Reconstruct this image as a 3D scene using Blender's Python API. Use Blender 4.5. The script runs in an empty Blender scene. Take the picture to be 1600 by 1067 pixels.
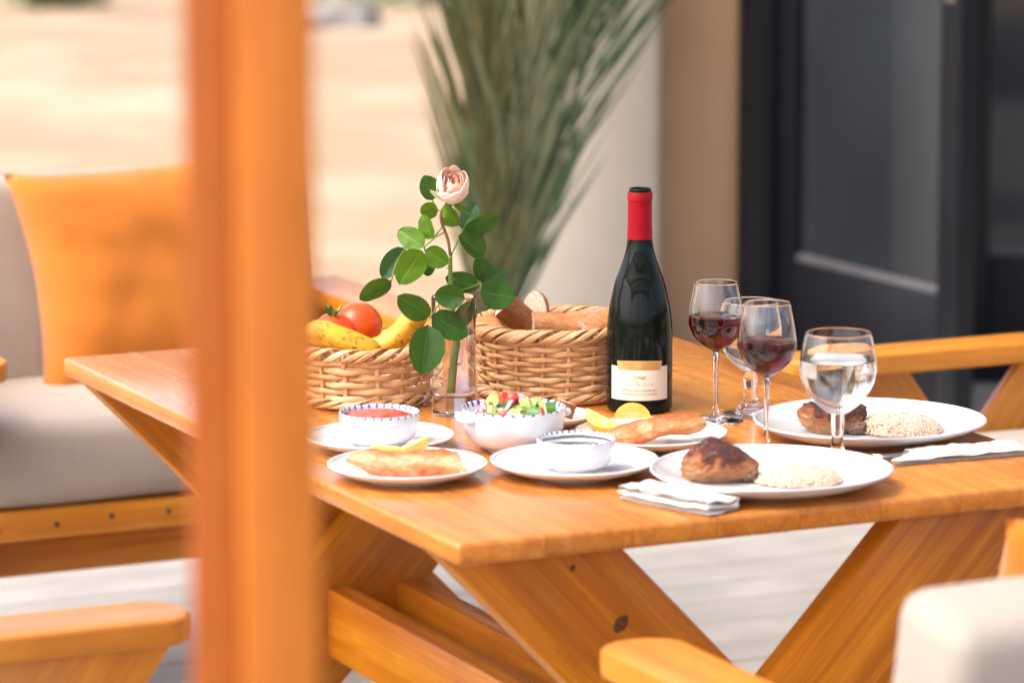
import bpy, bmesh, math, random
from mathutils import Vector, Matrix, noise

random.seed(7)
R = math.radians
C = bpy.context.scene.collection
SC = bpy.context.scene

# ------------------------------------------------------------------ camera, world, sun, exposure
TH, ROLL, CAMZ = R(9.482), R(0.14), 1.678
cam_d = bpy.data.cameras.new('camera')
cam = bpy.data.objects.new('camera', cam_d); C.objects.link(cam); SC.camera = cam
cam_d.sensor_width = 36.0; cam_d.lens = 135.0; cam_d.clip_start = 0.05; cam_d.clip_end = 2000
_c, _s, _cr, _sr = math.cos(TH), math.sin(TH), math.cos(ROLL), math.sin(ROLL)
right = Vector((_cr, -_sr*_s, -_sr*_c)); up = Vector((_sr, _cr*_s, _cr*_c)); fwd = Vector((0, _c, -_s))
m = Matrix((right, up, -fwd)).transposed().to_4x4(); m.translation = (0, 0, CAMZ)
cam.matrix_world = m
cam_d.dof.use_dof = True; cam_d.dof.focus_distance = 5.17; cam_d.dof.aperture_fstop = 3.9
cam_d.dof.aperture_blades = 0

SUN_DIR = Vector((-0.60, -0.30, 0.95)).normalized()
world = bpy.data.worlds.new('World'); SC.world = world; world.use_nodes = True
wn = world.node_tree; wn.nodes.clear()
sky = wn.nodes.new('ShaderNodeTexSky'); sky.sky_type = 'NISHITA'; sky.sun_disc = False
sky.sun_elevation = math.asin(SUN_DIR.z); sky.sun_rotation = math.atan2(SUN_DIR.x, SUN_DIR.y)
sky.air_density = 0.6; sky.dust_density = 6.5; sky.ozone_density = 0.3
bg = wn.nodes.new('ShaderNodeBackground'); bg.inputs[1].default_value = 0.14
wo = wn.nodes.new('ShaderNodeOutputWorld')
wn.links.new(sky.outputs[0], bg.inputs[0]); wn.links.new(bg.outputs[0], wo.inputs[0])
sun_d = bpy.data.lights.new('sun', 'SUN'); sun_d.energy = 1.0; sun_d.angle = R(50); sun_d.color = (1, .95, .88)
sun = bpy.data.objects.new('sun', sun_d); C.objects.link(sun)
sun.rotation_euler = (-SUN_DIR).to_track_quat('-Z', 'Y').to_euler(); sun.location = (0, 0, 12)
SC.view_settings.view_transform = 'Standard'; SC.view_settings.look = 'None'
SC.view_settings.exposure = 2.38; SC.view_settings.gamma = 1.0
SC.render.engine = 'CYCLES'
SC.cycles.use_denoising = True
try: SC.cycles.denoiser = 'OPENIMAGEDENOISE'
except Exception: pass
SC.cycles.max_bounces = 16; SC.cycles.transmission_bounces = 14; SC.cycles.glossy_bounces = 6
SC.cycles.transparent_max_bounces = 12; SC.cycles.sample_clamp_indirect = 6.0
SC.cycles.blur_glossy = 0.6

# ------------------------------------------------------------------ helpers
def tag(o, label=None, cat=None, group=None, kind=None):
    if label: o['label'] = label
    if cat: o['category'] = cat
    if group: o['group'] = group
    if kind: o['kind'] = kind
    return o
def thing(name, label, cat, loc=(0, 0, 0), rz=0.0, group=None):
    o = bpy.data.objects.new(name, None); C.objects.link(o); o.empty_display_size = .1
    o.location = loc; o.rotation_euler = (0, 0, rz)
    return tag(o, label, cat, group)
def link(name, me, parent=None, loc=(0, 0, 0), rot=(0, 0, 0)):
    o = bpy.data.objects.new(name, me); C.objects.link(o)
    o.location = loc; o.rotation_euler = rot
    if parent: o.parent = parent
    return o
def mk(verts, faces, mats, smooth=True, mi=None, uv=None, auto=None):
    me = bpy.data.meshes.new('m'); me.from_pydata([tuple(v) for v in verts], [], faces)
    for mt in (mats if isinstance(mats, (list, tuple)) else [mats]): me.materials.append(mt)
    if smooth: me.polygons.foreach_set('use_smooth', [True]*len(me.polygons))
    if mi: me.polygons.foreach_set('material_index', mi)
    if uv:
        l = me.uv_layers.new(name='UVMap')
        for lp in me.loops: l.data[lp.index].uv = uv[lp.vertex_index]
    me.update()
    if auto is not None: me.set_sharp_from_angle(angle=R(auto))
    return me
def recalc(me):
    bm = bmesh.new(); bm.from_mesh(me); bmesh.ops.recalc_face_normals(bm, faces=bm.faces); bm.to_mesh(me); bm.free(); return me
def lathe(prof, mats, n=64, mi=None, mod=None, auto=40):
    V, F, M = [], [], []
    idx = []
    for k, (r, z) in enumerate(prof):
        if r < 1e-6: idx.append([len(V)]); V.append((0, 0, z))
        else:
            row = []
            for i in range(n):
                a = 2*math.pi*i/n; q = mod(a) if mod else 1
                row.append(len(V)); V.append((r*q*math.cos(a), r*q*math.sin(a), z))
            idx.append(row)
    for k in range(len(prof)-1):
        a, b = idx[k], idx[k+1]
        for i in range(n):
            j = (i+1) % n
            if len(a) == 1 and len(b) == 1: continue
            if len(a) == 1: F.append((a[0], b[j], b[i]))
            elif len(b) == 1: F.append((a[i], a[j], b[0]))
            else: F.append((a[i], a[j], b[j], b[i]))
            M.append(mi[k] if mi else 0)
    return recalc(mk(V, F, mats, True, M, auto=auto))
def smooth_prof(pts, sub=4):
    out = []
    n = len(pts)
    for i in range(n-1):
        p0 = pts[max(i-1, 0)]; p1 = pts[i]; p2 = pts[i+1]; p3 = pts[min(i+2, n-1)]
        for k in range(sub):
            t = k/sub
            out.append(tuple(.5*((2*p1[d])+(-p0[d]+p2[d])*t+(2*p0[d]-5*p1[d]+4*p2[d]-p3[d])*t*t+(-p0[d]+3*p1[d]-3*p2[d]+p3[d])*t**3) for d in range(len(p1))))
    out.append(tuple(pts[-1])); return out
def rbox(sx, sy, sz, mat, bev=.003, seg=2, sel=None):
    bm = bmesh.new(); bmesh.ops.create_cube(bm, size=1)
    bmesh.ops.scale(bm, verts=bm.verts, vec=(sx, sy, sz))
    ed = [e for e in bm.edges if (sel is None or sel((e.verts[0].co+e.verts[1].co)/2))]
    if bev > 0 and ed: bmesh.ops.bevel(bm, geom=ed, offset=bev, segments=seg, affect='EDGES', profile=.5)
    me = bpy.data.meshes.new('m'); bm.to_mesh(me); bm.free(); me.materials.append(mat)
    me.polygons.foreach_set('use_smooth', [True]*len(me.polygons)); me.set_sharp_from_angle(angle=R(35)); return me
def prism(outline, z0, z1, mat, bev=.003, seg=2):
    bm = bmesh.new(); vs = [bm.verts.new((x, y, z0)) for x, y in outline]
    f = bm.faces.new(vs); r = bmesh.ops.extrude_face_region(bm, geom=[f])
    bmesh.ops.translate(bm, verts=[g for g in r['geom'] if isinstance(g, bmesh.types.BMVert)], vec=(0, 0, z1-z0))
    bmesh.ops.recalc_face_normals(bm, faces=bm.faces)
    if bev: 
        ed = [e for e in bm.edges if abs(e.verts[0].co.z-e.verts[1].co.z) < 1e-6]
        bmesh.ops.bevel(bm, geom=ed, offset=bev, segments=seg, affect='EDGES', profile=.5)
    me = bpy.data.meshes.new('m'); bm.to_mesh(me); bm.free(); me.materials.append(mat)
    me.polygons.foreach_set('use_smooth', [True]*len(me.polygons)); me.set_sharp_from_angle(angle=R(35)); return me
def ribbon(P, N, w, t, mat, n=8, closed=False, taper=None):
    """a strip with an elliptic section: w half-width along T x N, t half-thickness along N"""
    V, F = [], []; k = len(P)
    for i in range(k):
        a = P[(i-1) % k] if (closed or i > 0) else P[i]; b = P[(i+1) % k] if (closed or i < k-1) else P[i]
        T = (b-a).normalized(); B = T.cross(N[i]).normalized(); M = B.cross(T).normalized()
        q = taper[i] if taper else 1
        ww = (w[i] if isinstance(w, list) else w)*q; tt = (t[i] if isinstance(t, list) else t)*q
        for j in range(n):
            al = 2*math.pi*j/n
            V.append(P[i]+B*ww*math.cos(al)+M*tt*math.sin(al))
    for i in range(k if closed else k-1):
        for j in range(n):
            i2 = (i+1) % k; j2 = (j+1) % n
            F.append((i*n+j, i*n+j2, i2*n+j2, i2*n+j))
    if not closed: F.append(tuple(range(n))); F.append(tuple((k-1)*n+j for j in range(n))[::-1])
    return recalc(mk(V, F, mat))
def tube(P, rad, mat, n=8):
    P = [Vector(p) for p in P]
    N = []
    for i in range(len(P)):
        T = (P[min(i+1, len(P)-1)]-P[max(i-1, 0)]).normalized()
        N.append(T.cross(Vector((0, 1, .13))).normalized() if abs(T.dot(Vector((0, 1, .13)).normalized())) < .98 else Vector((1, 0, 0)))
    r = rad if isinstance(rad, list) else [rad]*len(P)
    return ribbon(P, N, r, r, mat, n)
def nz(v, s=1.0, o=0.0): return noise.noise(Vector((v[0]*s+o, v[1]*s+o*1.7, v[2]*s-o)))
def blob(rx, ry, rz, mat, amp=.15, sc=2.0, seed=0.0, fn=None, seg=36, rings=22, flat=None, amp2=0.0, sc2=8.0):
    V, F = [], []
    for i in range(rings+1):
        th = math.pi*i/rings
        for j in range(seg):
            ph = 2*math.pi*j/seg
            d = Vector((math.sin(th)*math.cos(ph), math.sin(th)*math.sin(ph), math.cos(th)))
            k = 1+amp*nz(d, sc, seed)+amp2*nz(d, sc2, seed+5)
            p = Vector((d.x*rx*k, d.y*ry*k, d.z*rz*k))
            if flat is not None: p.z = max(p.z, flat)
            if fn: p = fn(p, d)
            V.append(p)
    for i in range(rings):
        for j in range(seg):
            j2 = (j+1) % seg
            if i == 0: F.append((0*seg+j, seg+j, seg+j2))
            elif i == rings-1: F.append((i*seg+j, (i+1)*seg+j, i*seg+j2))
            else: F.append((i*seg+j, (i+1)*seg+j, (i+1)*seg+j2, i*seg+j2))
    me = mk(V, F, mat)
    bm = bmesh.new(); bm.from_mesh(me); bmesh.ops.remove_doubles(bm, verts=bm.verts, dist=1e-6)
    bmesh.ops.recalc_face_normals(bm, faces=bm.faces); bm.to_mesh(me); bm.free(); return me

# ------------------------------------------------------------------ materials
def newmat(name):
    mt = bpy.data.materials.new(name); mt.use_nodes = True
    nt = mt.node_tree; b = nt.nodes['Principled BSDF']
    return mt, nt, b
def N_(nt, t, **kw):
    n = nt.nodes.new(t)
    for k, v in kw.items(): setattr(n, k, v)
    return n
def ramp(nt, src, stops):
    r = N_(nt, 'ShaderNodeValToRGB'); e = r.color_ramp.elements
    while len(e) < len(stops): e.new(.5)
    for i, (p, c) in enumerate(stops): e[i].position = p; e[i].color = (*c, 1)
    nt.links.new(src, r.inputs[0]); return r
def mathn(nt, op, a, b=None):
    n = N_(nt, 'ShaderNodeMath', operation=op)
    for i, v in enumerate((a, b)):
        if v is None: continue
        if isinstance(v, (int, float)): n.inputs[i].default_value = v
        else: nt.links.new(v, n.inputs[i])
    return n.outputs[0]
def mixc(nt, fac, a, b, blend='MIX'):
    n = N_(nt, 'ShaderNodeMix', data_type='RGBA', blend_type=blend)
    for i, v in ((0, fac), (6, a), (7, b)):
        if isinstance(v, (int, float)): n.inputs[i].default_value = v
        elif isinstance(v, tuple): n.inputs[i].default_value = (*v, 1)
        else: nt.links.new(v, n.inputs[i])
    return n.outputs[2]
def noise_n(nt, vec, scale, detail=4, rough=.55, dist=0):
    n = N_(nt, 'ShaderNodeTexNoise'); n.inputs['Scale'].default_value = scale; n.inputs['Detail'].default_value = detail
    n.inputs['Roughness'].default_value = rough; n.inputs['Distortion'].default_value = dist
    if vec is not None: nt.links.new(vec, n.inputs['Vector'])
    return n.outputs[0]
def bump(nt, b, h, strength, dist=.002):
    n = N_(nt, 'ShaderNodeBump'); n.inputs['Strength'].default_value = strength; n.inputs['Distance'].default_value = dist
    nt.links.new(h, n.inputs['Height']); nt.links.new(n.outputs[0], b.inputs['Normal'])
def coords(nt, scale=(1, 1, 1), rnd=True):
    tc = N_(nt, 'ShaderNodeTexCoord'); mp = N_(nt, 'ShaderNodeMapping'); mp.inputs['Scale'].default_value = scale
    src = tc.outputs['Object']; oi = None
    if rnd:
        oi = N_(nt, 'ShaderNodeObjectInfo'); va = N_(nt, 'ShaderNodeVectorMath', operation='ADD')
        mu = mathn(nt, 'MULTIPLY', oi.outputs['Random'], 23.0)
        nt.links.new(src, va.inputs[0]); nt.links.new(mu, va.inputs[1]); src = va.outputs[0]
    nt.links.new(src, mp.inputs['Vector']); return mp.outputs[0], oi, src
def wood(name, dark, mid, light, rough=.32, coat=.25, knots=True, var=.25, along=1.3, across=16, bands=.38):
    mt, nt, b = newmat(name)
    v, oi, src = coords(nt, (along, across, across))
    g = noise_n(nt, v, 1.6, 5, .6, 1.2)
    r = ramp(nt, g, [(.25, dark), (.48, mid), (.72, light)])
    mp2 = N_(nt, 'ShaderNodeMapping'); mp2.inputs['Scale'].default_value = (6, 160, 160); nt.links.new(src, mp2.inputs['Vector'])
    fine = noise_n(nt, mp2.outputs[0], 1.5, 3, .6, .2)
    col = mixc(nt, .35, r.outputs[0], ramp(nt, fine, [(.3, tuple(c*.72 for c in mid)), (.65, tuple(min(1, c*1.15) for c in light))]).outputs[0])
    blot = noise_n(nt, src, 7.0, 3, .55, .4)
    col = mixc(nt, mathn(nt, 'MULTIPLY', ramp(nt, blot, [(.35, (0, 0, 0)), (.7, (1, 1, 1))]).outputs[0], .45), col, tuple(c*.62 for c in mid))
    mp4 = N_(nt, 'ShaderNodeMapping'); mp4.inputs['Scale'].default_value = (.7, 34, 34); nt.links.new(src, mp4.inputs['Vector'])
    band = noise_n(nt, mp4.outputs[0], 1.0, 3, .5, .9)
    col = mixc(nt, mathn(nt, 'MULTIPLY', ramp(nt, band, [(.44, (0, 0, 0)), (.64, (1, 1, 1))]).outputs[0], bands), col, tuple(c*k for c, k in zip(dark, (.86, .72, .9))))
    if knots:
        mp3 = N_(nt, 'ShaderNodeMapping'); mp3.inputs['Scale'].default_value = (2.2, 4.2, 4.2); nt.links.new(src, mp3.inputs['Vector'])
        vo = N_(nt, 'ShaderNodeTexVoronoi'); vo.inputs['Scale'].default_value = 1.0; nt.links.new(mp3.outputs[0], vo.inputs['Vector'])
        kk = ramp(nt, vo.outputs['Distance'], [(.035, (1, 1, 1)), (.085, (0, 0, 0))])
        col = mixc(nt, mathn(nt, 'MULTIPLY', kk.outputs[0], .8), col, tuple(c*.22 for c in dark))
    hs = N_(nt, 'ShaderNodeHueSaturation')
    mr = N_(nt, 'ShaderNodeMapRange'); mr.inputs[3].default_value = 1-var; mr.inputs[4].default_value = 1+var*.6
    nt.links.new(oi.outputs['Random'], mr.inputs[0]); nt.links.new(mr.outputs[0], hs.inputs['Value'])
    nt.links.new(col, hs.inputs['Color']); nt.links.new(hs.outputs[0], b.inputs['Base Color'])
    nt.links.new(mathn(nt, 'ADD', mathn(nt, 'MULTIPLY', g, .16), rough-.08), b.inputs['Roughness'])
    b.inputs['Coat Weight'].default_value = coat; b.inputs['Coat Roughness'].default_value = .18
    bump(nt, b, fine, .12, .0015)
    return mt
def plain(name, col, rough=.5, amp=.12, sc=9, metal=0, coat=0, bmp=0, bsc=60, sss=0, sssr=(1, .4, .2), spec=.5, sheen=0):
    mt, nt, b = newmat(name)
    v, oi, src = coords(nt)
    n = noise_n(nt, src, sc, 4)
    r = ramp(nt, n, [(.3, tuple(c*(1-amp) for c in col)), (.7, tuple(min(1, c*(1+amp)) for c in col))])
    nt.links.new(r.outputs[0], b.inputs['Base Color'])
    b.inputs['Roughness'].default_value = rough; b.inputs['Metallic'].default_value = metal; b.inputs['Coat Weight'].default_value = coat
    b.inputs['Specular IOR Level'].default_value = spec
    if sss: b.inputs['Subsurface Weight'].default_value = sss; b.inputs['Subsurface Radius'].default_value = sssr; b.inputs['Subsurface Scale'].default_value = .004
    if sheen: b.inputs['Sheen Weight'].default_value = sheen
    if bmp: bump(nt, b, noise_n(nt, src, bsc, 4, .6), bmp, .002)
    return mt
def two_tone(name, a, c, sc, lo, hi, rough=.5, bmp=.2, bsc=60, third=None, t_sc=30, t_lo=.6, t_hi=.7, sss=0, coat=0, dist=.5):
    mt, nt, b = newmat(name); v, oi, src = coords(nt)
    n = noise_n(nt, src, sc, 5, .6, dist); r = ramp(nt, n, [(lo, a), (hi, c)]); col = r.outputs[0]
    if third:
        n2 = noise_n(nt, src, t_sc, 4, .6); f = ramp(nt, n2, [(t_lo, (0, 0, 0)), (t_hi, (1, 1, 1))])
        col = mixc(nt, f.outputs[0], col, third)
    nt.links.new(col, b.inputs['Base Color']); b.inputs['Roughness'].default_value = rough; b.inputs['Coat Weight'].default_value = coat
    if sss: b.inputs['Subsurface Weight'].default_value = sss; b.inputs['Subsurface Scale'].default_value = .004
    bump(nt, b, noise_n(nt, src, bsc, 5, .6), bmp, .003)
    return mt
def glassm(name, col=(1, 1, 1), ior=1.47, rough=0.0):
    mt, nt, b = newmat(name); b.inputs['Base Color'].default_value = (*col, 1); b.inputs['Transmission Weight'].default_value = 1
    b.inputs['Roughness'].default_value = rough; b.inputs['IOR'].default_value = ior; return mt
def weave_fabric(name, col, sc=260, amp=.12, sheen=.2, rough=.9):
    mt, nt, b = newmat(name); v, oi, src = coords(nt)
    n = noise_n(nt, src, 5, 4); fine = noise_n(nt, src, sc, 2, .5)
    r = ramp(nt, n, [(.3, tuple(c*(1-amp) for c in col)), (.7, tuple(min(1, c*(1+amp)) for c in col))])
    col2 = mixc(nt, .25, r.outputs[0], ramp(nt, fine, [(.35, tuple(c*.75 for c in col)), (.65, tuple(min(1, c*1.2) for c in col))]).outputs[0])
    nt.links.new(col2, b.inputs['Base Color']); b.inputs['Roughness'].default_value = rough; b.inputs['Sheen Weight'].default_value = sheen
    b.inputs['Specular IOR Level'].default_value = .2
    bump(nt, b, fine, .25, .0008); return mt

M = {}
M['table'] = wood('varnished_pine', (.42, .125, .013), (.62, .22, .028), (.74, .32, .065), rough=.26, coat=.35, var=.16)
M['leg'] = wood('varnished_pine_leg', (.40, .105, .005), (.62, .205, .008), (.80, .33, .018), rough=.36, coat=.10, var=.14, bands=.55)
M['chair'] = wood('honey_pine', (.46, .14, .010), (.63, .23, .015), (.76, .33, .035), rough=.38, coat=.12, var=.10)
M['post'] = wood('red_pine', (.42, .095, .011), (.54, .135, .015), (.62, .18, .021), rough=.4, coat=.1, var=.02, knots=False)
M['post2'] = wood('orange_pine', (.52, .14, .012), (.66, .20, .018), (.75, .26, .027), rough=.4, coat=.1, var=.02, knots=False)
M['deck'] = wood('bleached_deck', (.25, .238, .208), (.325, .31, .275), (.38, .365, .33), rough=.75, coat=0, var=.05, along=.8, across=9, bands=.2)
M['cushion'] = weave_fabric('beige_canvas', (.385, .345, .295))
M['pillow'] = two_tone('mustard_suede', (.48, .135, .004), (.58, .180, .006), 6, .3, .7, rough=.85, bmp=.25, bsc=30)
M['pillow'].node_tree.nodes['Principled BSDF'].inputs['Sheen Weight'].default_value = .25
M['knot'] = plain('wood_knot', (.13, .040, .010), .5, .5, 200)
M['screw'] = plain('dark_screw', (.06, .045, .03), .5)
M['white'] = plain('white_porcelain', (.71, .72, .735), .12, .02, 5, coat=.4)
M['cream'] = plain('cream_porcelain', (.76, .75, .72), .16, .03, 5, coat=.3)
M['glass'] = glassm('clear_glass', (.985, .99, .985))
M['water'] = glassm('still_water', (.97, .98, .985), 1.33)
M['wine'] = glassm('red_wine', (.11, .001, .012), 1.34)
M['steel'] = plain('steel', (.62, .61, .60), .22, .05, 20, metal=1)
M['napkin'] = weave_fabric('white_linen', (.80, .78, .73), 500, .03, .1)
M['plaster'] = two_tone('pale_plaster', (.54, .485, .41), (.65, .59, .505), 1.5, .3, .7, rough=.9, bmp=.3, bsc=25)
M['tan'] = two_tone('tan_plaster', (.56, .36, .21), (.66, .45, .28), 1.2, .3, .7, rough=.9, bmp=.3, bsc=25)  # same plaster as the pier; shade of the recess painted in as tan
M['black'] = plain('black_paint', (.0045, .006, .010), .42, .3, 3, spec=.3)
M['pane'] = plain('door_glass', (.016, .021, .028), .06, .2, 2, coat=.25)
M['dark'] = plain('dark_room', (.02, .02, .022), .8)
M['curtain'] = weave_fabric('grey_curtain', (.16, .16, .18))
M['sand'] = two_tone('pale_sand', (.126, .083, .044), (.178, .124, .072), .35, .3, .7, rough=.95, bmp=.4, bsc=6, third=(.205, .168, .118), t_sc=1.1, t_lo=.5, t_hi=.75)
M['wicker'] = plain('cane', (.62, .35, .15), .42, .35, 90, bmp=.35, bsc=300)
def wicker_var(mt):
    nt = mt.node_tree; b = nt.nodes['Principled BSDF']; src = b.inputs['Base Color'].links[0].from_socket
    oi = N_(nt, 'ShaderNodeObjectInfo'); r = ramp(nt, oi.outputs['Random'], [(0, (.44, .19, .06)), (.25, (.74, .44, .20)), (.55, (.60, .31, .12)), (1, (.84, .62, .36))])
    nt.links.new(mixc(nt, .7, src, r.outputs[0]), b.inputs['Base Color'])
wicker_var(M['wicker'])

M['roof'] = wood('roof_wood', (.22, .12, .05), (.30, .17, .08), (.36, .22, .11), rough=.6, coat=0, var=.1)

# ------------------------------------------------------------------ table frame of reference
AX, AY, YAW = -.0637, 4.3219, R(25.154)
E1 = Vector((-math.sin(YAW), math.cos(YAW), 0)); E2 = Vector((math.cos(YAW), math.sin(YAW), 0))
TT = .72
TL, TW = 1.416, .904
def W(x, y, z=0): return Vector((AX, AY, 0))+E2*x+E1*y+Vector((0, 0, z))

# ------------------------------------------------------------------ ground, deck
g = mk([(-400, -60, -.06), (400, -60, -.06), (400, 900, -.06), (-400, 900, -.06)], [(0, 1, 2, 3)], M['sand'], False)
tag(link('sand_ground', g), kind='structure')
deck = link('patio_deck', rbox(15, 12.2, .04, M['dark'], 0), None, W(0, 0, -.037), (0, 0, YAW)); deck.location = W(1.0, -1.0, -.037)
tag(deck, kind='structure')
dw = .138
lens = [2.4, 3.1, 3.7]
dmesh = [rbox(l-.004, dw-.005, .024, M['deck'], .002, 1) for l in lens]
y = -5.4; row = 0
while y < 4.1:
    x = -6.2+(row*1.37 % 2.1)
    near = -2.5 < y
    while x < 8.0:
        k = random.randrange(3); l = lens[k]
        cx = x+l/2
        if near and -3.4 < cx < 4.6 or random.random() < .0:
            o = link('plank', dmesh[k], deck, (cx-1.0, y+1.0, .02+.012+.0005+random.uniform(0, .0012)), (0, 0, 0))
        x += l
    y += dw; row += 1

# ------------------------------------------------------------------ house wall with doors
house = thing('house_wall', 'pale plastered house wall with black framed glass doors behind the table', 'house', (.4, 9.4, 0))
def hbox(name, x0, x1, y0, y1, z0, z1, mat, parent=house, bev=.006):
    o = link(name, rbox(x1-x0, y1-y0, z1-z0, mat, bev), parent, ((x0+x1)/2-.4, (y0+y1)/2-9.4, (z0+z1)/2)); return o
hbox('pier', -.03, .362, 9.20, 9.80, 0, 3.4, M['plaster'], bev=.03)
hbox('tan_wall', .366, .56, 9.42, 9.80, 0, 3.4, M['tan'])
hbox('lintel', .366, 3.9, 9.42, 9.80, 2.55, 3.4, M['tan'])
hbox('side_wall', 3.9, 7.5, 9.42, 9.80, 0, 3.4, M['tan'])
hbox('door_jamb', .563, .655, 9.36, 9.50, 0, 2.54, M['black'])
hbox('door_jamb', 3.81, 3.89, 9.36, 9.50, 0, 2.54, M['black'])
hbox('door_head', .657, 3.80, 9.38, 9.50, 2.44, 2.54, M['black'])
hbox('threshold', .657, 3.80, 9.37, 9.60, 0, .05, M['black'])
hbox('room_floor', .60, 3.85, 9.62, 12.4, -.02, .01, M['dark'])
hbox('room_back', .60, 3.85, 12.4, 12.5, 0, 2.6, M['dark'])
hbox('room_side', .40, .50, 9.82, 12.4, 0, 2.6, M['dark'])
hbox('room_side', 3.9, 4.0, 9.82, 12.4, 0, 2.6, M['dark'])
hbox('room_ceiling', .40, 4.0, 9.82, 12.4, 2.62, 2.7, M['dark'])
def leaf_door(px, py, ang, w, label=None):
    d = bpy.data.objects.new('door', None); C.objects.link(d); d.parent = house
    d.location = (px-.4, py-9.4, 0); d.rotation_euler = (0, 0, ang)
    st, rl, t = .085, .27, .05
    def p(n, x0, x1, z0, z1, mat, t=t, bev=.005): return link(n, rbox(x1-x0, t, z1-z0, mat, bev), d, ((x0+x1)/2, 0, (z0+z1)/2))
    p('stile', 0, st, .06, 2.42, M['black']); p('stile', w-st, w, .06, 2.42, M['black'])
    p('bottom_rail', st+.001, w-st-.001, .06, .06+rl, M['black'], t-.004); p('top_rail', st+.001, w-st-.001, 2.32, 2.42, M['black'], t-.004)
    p('glazing_bead', st+.001, w-st-.001, .06+rl+.001, .06+rl+.018, M['bead'], t-.012, .003)
    p('pane', st+.001, w-st-.001, .06+rl+.019, 2.319, M['pane'], .008, 0)
    hd = p('handle', w-st*.7, w-st*.3, 1.0, 1.18, M['steel'], .07, .01)
    return d
M['bead'] = plain('bead_grey', (.10, .10, .11), .3)
leaf_door(.668, 9.335, R(-63), .80)
leaf_door(1.085, 9.345, R(0), .80)
leaf_door(1.90, 9.345, R(0), .80)
leaf_door(2.72, 9.345, R(0), 1.06)
cv, cf = [], []
for i in range(61):
    x = 1.35+i*.014; yy = 9.9+.03*math.sin(i*.9)
    cv += [(x-.4, yy-9.4, .03), (x-.4, yy-9.4, 2.45)]
for i in range(60): cf.append((2*i, 2*i+2, 2*i+3, 2*i+1))
cu = mk(cv, cf, M['curtain']); o = link('curtain', cu, house)
sm = o.modifiers.new('s', 'SOLIDIFY'); sm.thickness = .004

# ------------------------------------------------------------------ unseen eave, added over the house front to keep the doors dark
roof = link('terrace_roof', rbox(8.6, .95, .10, M['roof'], .01), None, (4.2, 9.35, 3.47)); tag(roof, kind='structure')
for k in range(13): link('beam', rbox(.90, .07, .14, M['roof'], .004), roof, (-4.1+k*.68, 0, -.122), (0, 0, R(90)))

# unseen slats added to shade the table and put dark streaks in the bottle
pg = thing('pergola', 'slatted wooden pergola over the table, carried by the near post', 'pergola', (-1.3, 2.8, 0))
for yy in (-3.2, -.4, 2.4, 4.9): link('crossbeam', rbox(8.6, .06, .16, M['roof'], .004), pg, (1.6, yy, 2.66))
slat = rbox(8.6, .135, .03, M['roof'], .003)
for k in range(35): link('slat', slat, pg, (-2.65+k*.248, .85, 2.757), (0, 0, R(90)))
for xx, yy in ((5.6, -.4), (-2.5, 4.9), (5.6, 4.9), (-2.5, -3.2), (5.6, -3.2)): link('support', rbox(2.58, .08, .08, M['roof'], .004), pg, (xx, yy, 1.29), (0, R(90), 0))

# ------------------------------------------------------------------ palm in front of the wall
def frond_mesh(L, lean_dir, lean, seed, mat, up0=1.0):
    rnd = random.Random(seed); V, F = [], []
    d = Vector((math.cos(lean_dir), math.sin(lean_dir), 0))
    P = []
    for i in range(25):
        t = i/24
        P.append(d*(math.sin(lean*t*.9+lean*.35)*L*t*.75)+Vector((0, 0, L*t*math.cos(lean*t*.8))))
    def strip(a, b, w, n, cup):
        k0 = len(V); mid = (a+b)/2; T = (b-a).normalized(); S = T.cross(n).normalized()
        q = [(a, .35), (a.lerp(b, .3), 1), (a.lerp(b, .7)+n*cup*.4, .8), (b+n*cup, .04)]
        for p, f in q: V.append(p-S*w*f); V.append(p+n*w*.45*f); V.append(p+S*w*f)
        for i in range(3):
            for j in range(2): F.append((k0+i*3+j, k0+i*3+j+1, k0+i*3+j+4, k0+i*3+j+3))
    for i in range(24):
        T = (P[i+1]-P[i]).normalized(); side = T.cross(Vector((-d.y, d.x, 0))).normalized(); b = T.cross(side).normalized()
        k0 = len(V); w = .010*(1-i/26)+.002
        for q in (P[i], P[i+1]):
            for u, v in ((-1, 0), (0, 1), (1, 0), (0, -1)): V.append(q+b*u*w+side*v*w*.6)
        for j in range(4): F.append((k0+j, k0+(j+1) % 4, k0+4+(j+1) % 4, k0+4+j))
    nl = 58
    for k in range(nl):
        t = .12+.88*k/nl; i = min(int(t*24), 23); f = t*24-i; p = P[i].lerp(P[i+1], f); T = (P[i+1]-P[i]).normalized()
        b = T.cross(Vector((0, 1, 0)) if abs(T.y) < .8 else Vector((1, 0, 0))).normalized()
        ln = L*.26*math.sin(math.pi*min(1, .22+t*.75))*rnd.uniform(.8, 1.15)
        for s in (-1, 1):
            a = R(rnd.uniform(5, 22)); dv = (T*math.cos(a)+b*s*math.sin(a)+Vector((0, rnd.uniform(-.22, .22), 0))).normalized()
            n = dv.cross(b).normalized()
            strip(p, p+dv*ln, rnd.uniform(.003, .0062), n, rnd.uniform(-.12, .08))
    return mk(V, F, mat)
def palm_mat(name, a, c):
    mt = two_tone(name, a, c, 3, .3, .7, rough=.5, bmp=.1, bsc=40); b = mt.node_tree.nodes['Principled BSDF']
    return mt
PM = [palm_mat('palm_olive', (.042, .046, .011), (.095, .10, .024)), palm_mat('palm_green', (.030, .065, .020), (.075, .135, .048)), palm_mat('palm_grey', (.10, .11, .05), (.20, .215, .115)), palm_mat('palm_straw', (.20, .16, .07), (.32, .27, .14)), palm_mat('palm_brown', (.09, .055, .02), (.18, .12, .05))]
palm = thing('palm', 'bushy green palm with upright fronds standing before the pale wall', 'palm', (-.09, 8.70, 0))
tr = smooth_prof([(0, 0), (.11, 0), (.13, .06), (.12, .16), (.09, .27), (.05, .36), (0, .40)], 3)
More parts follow.
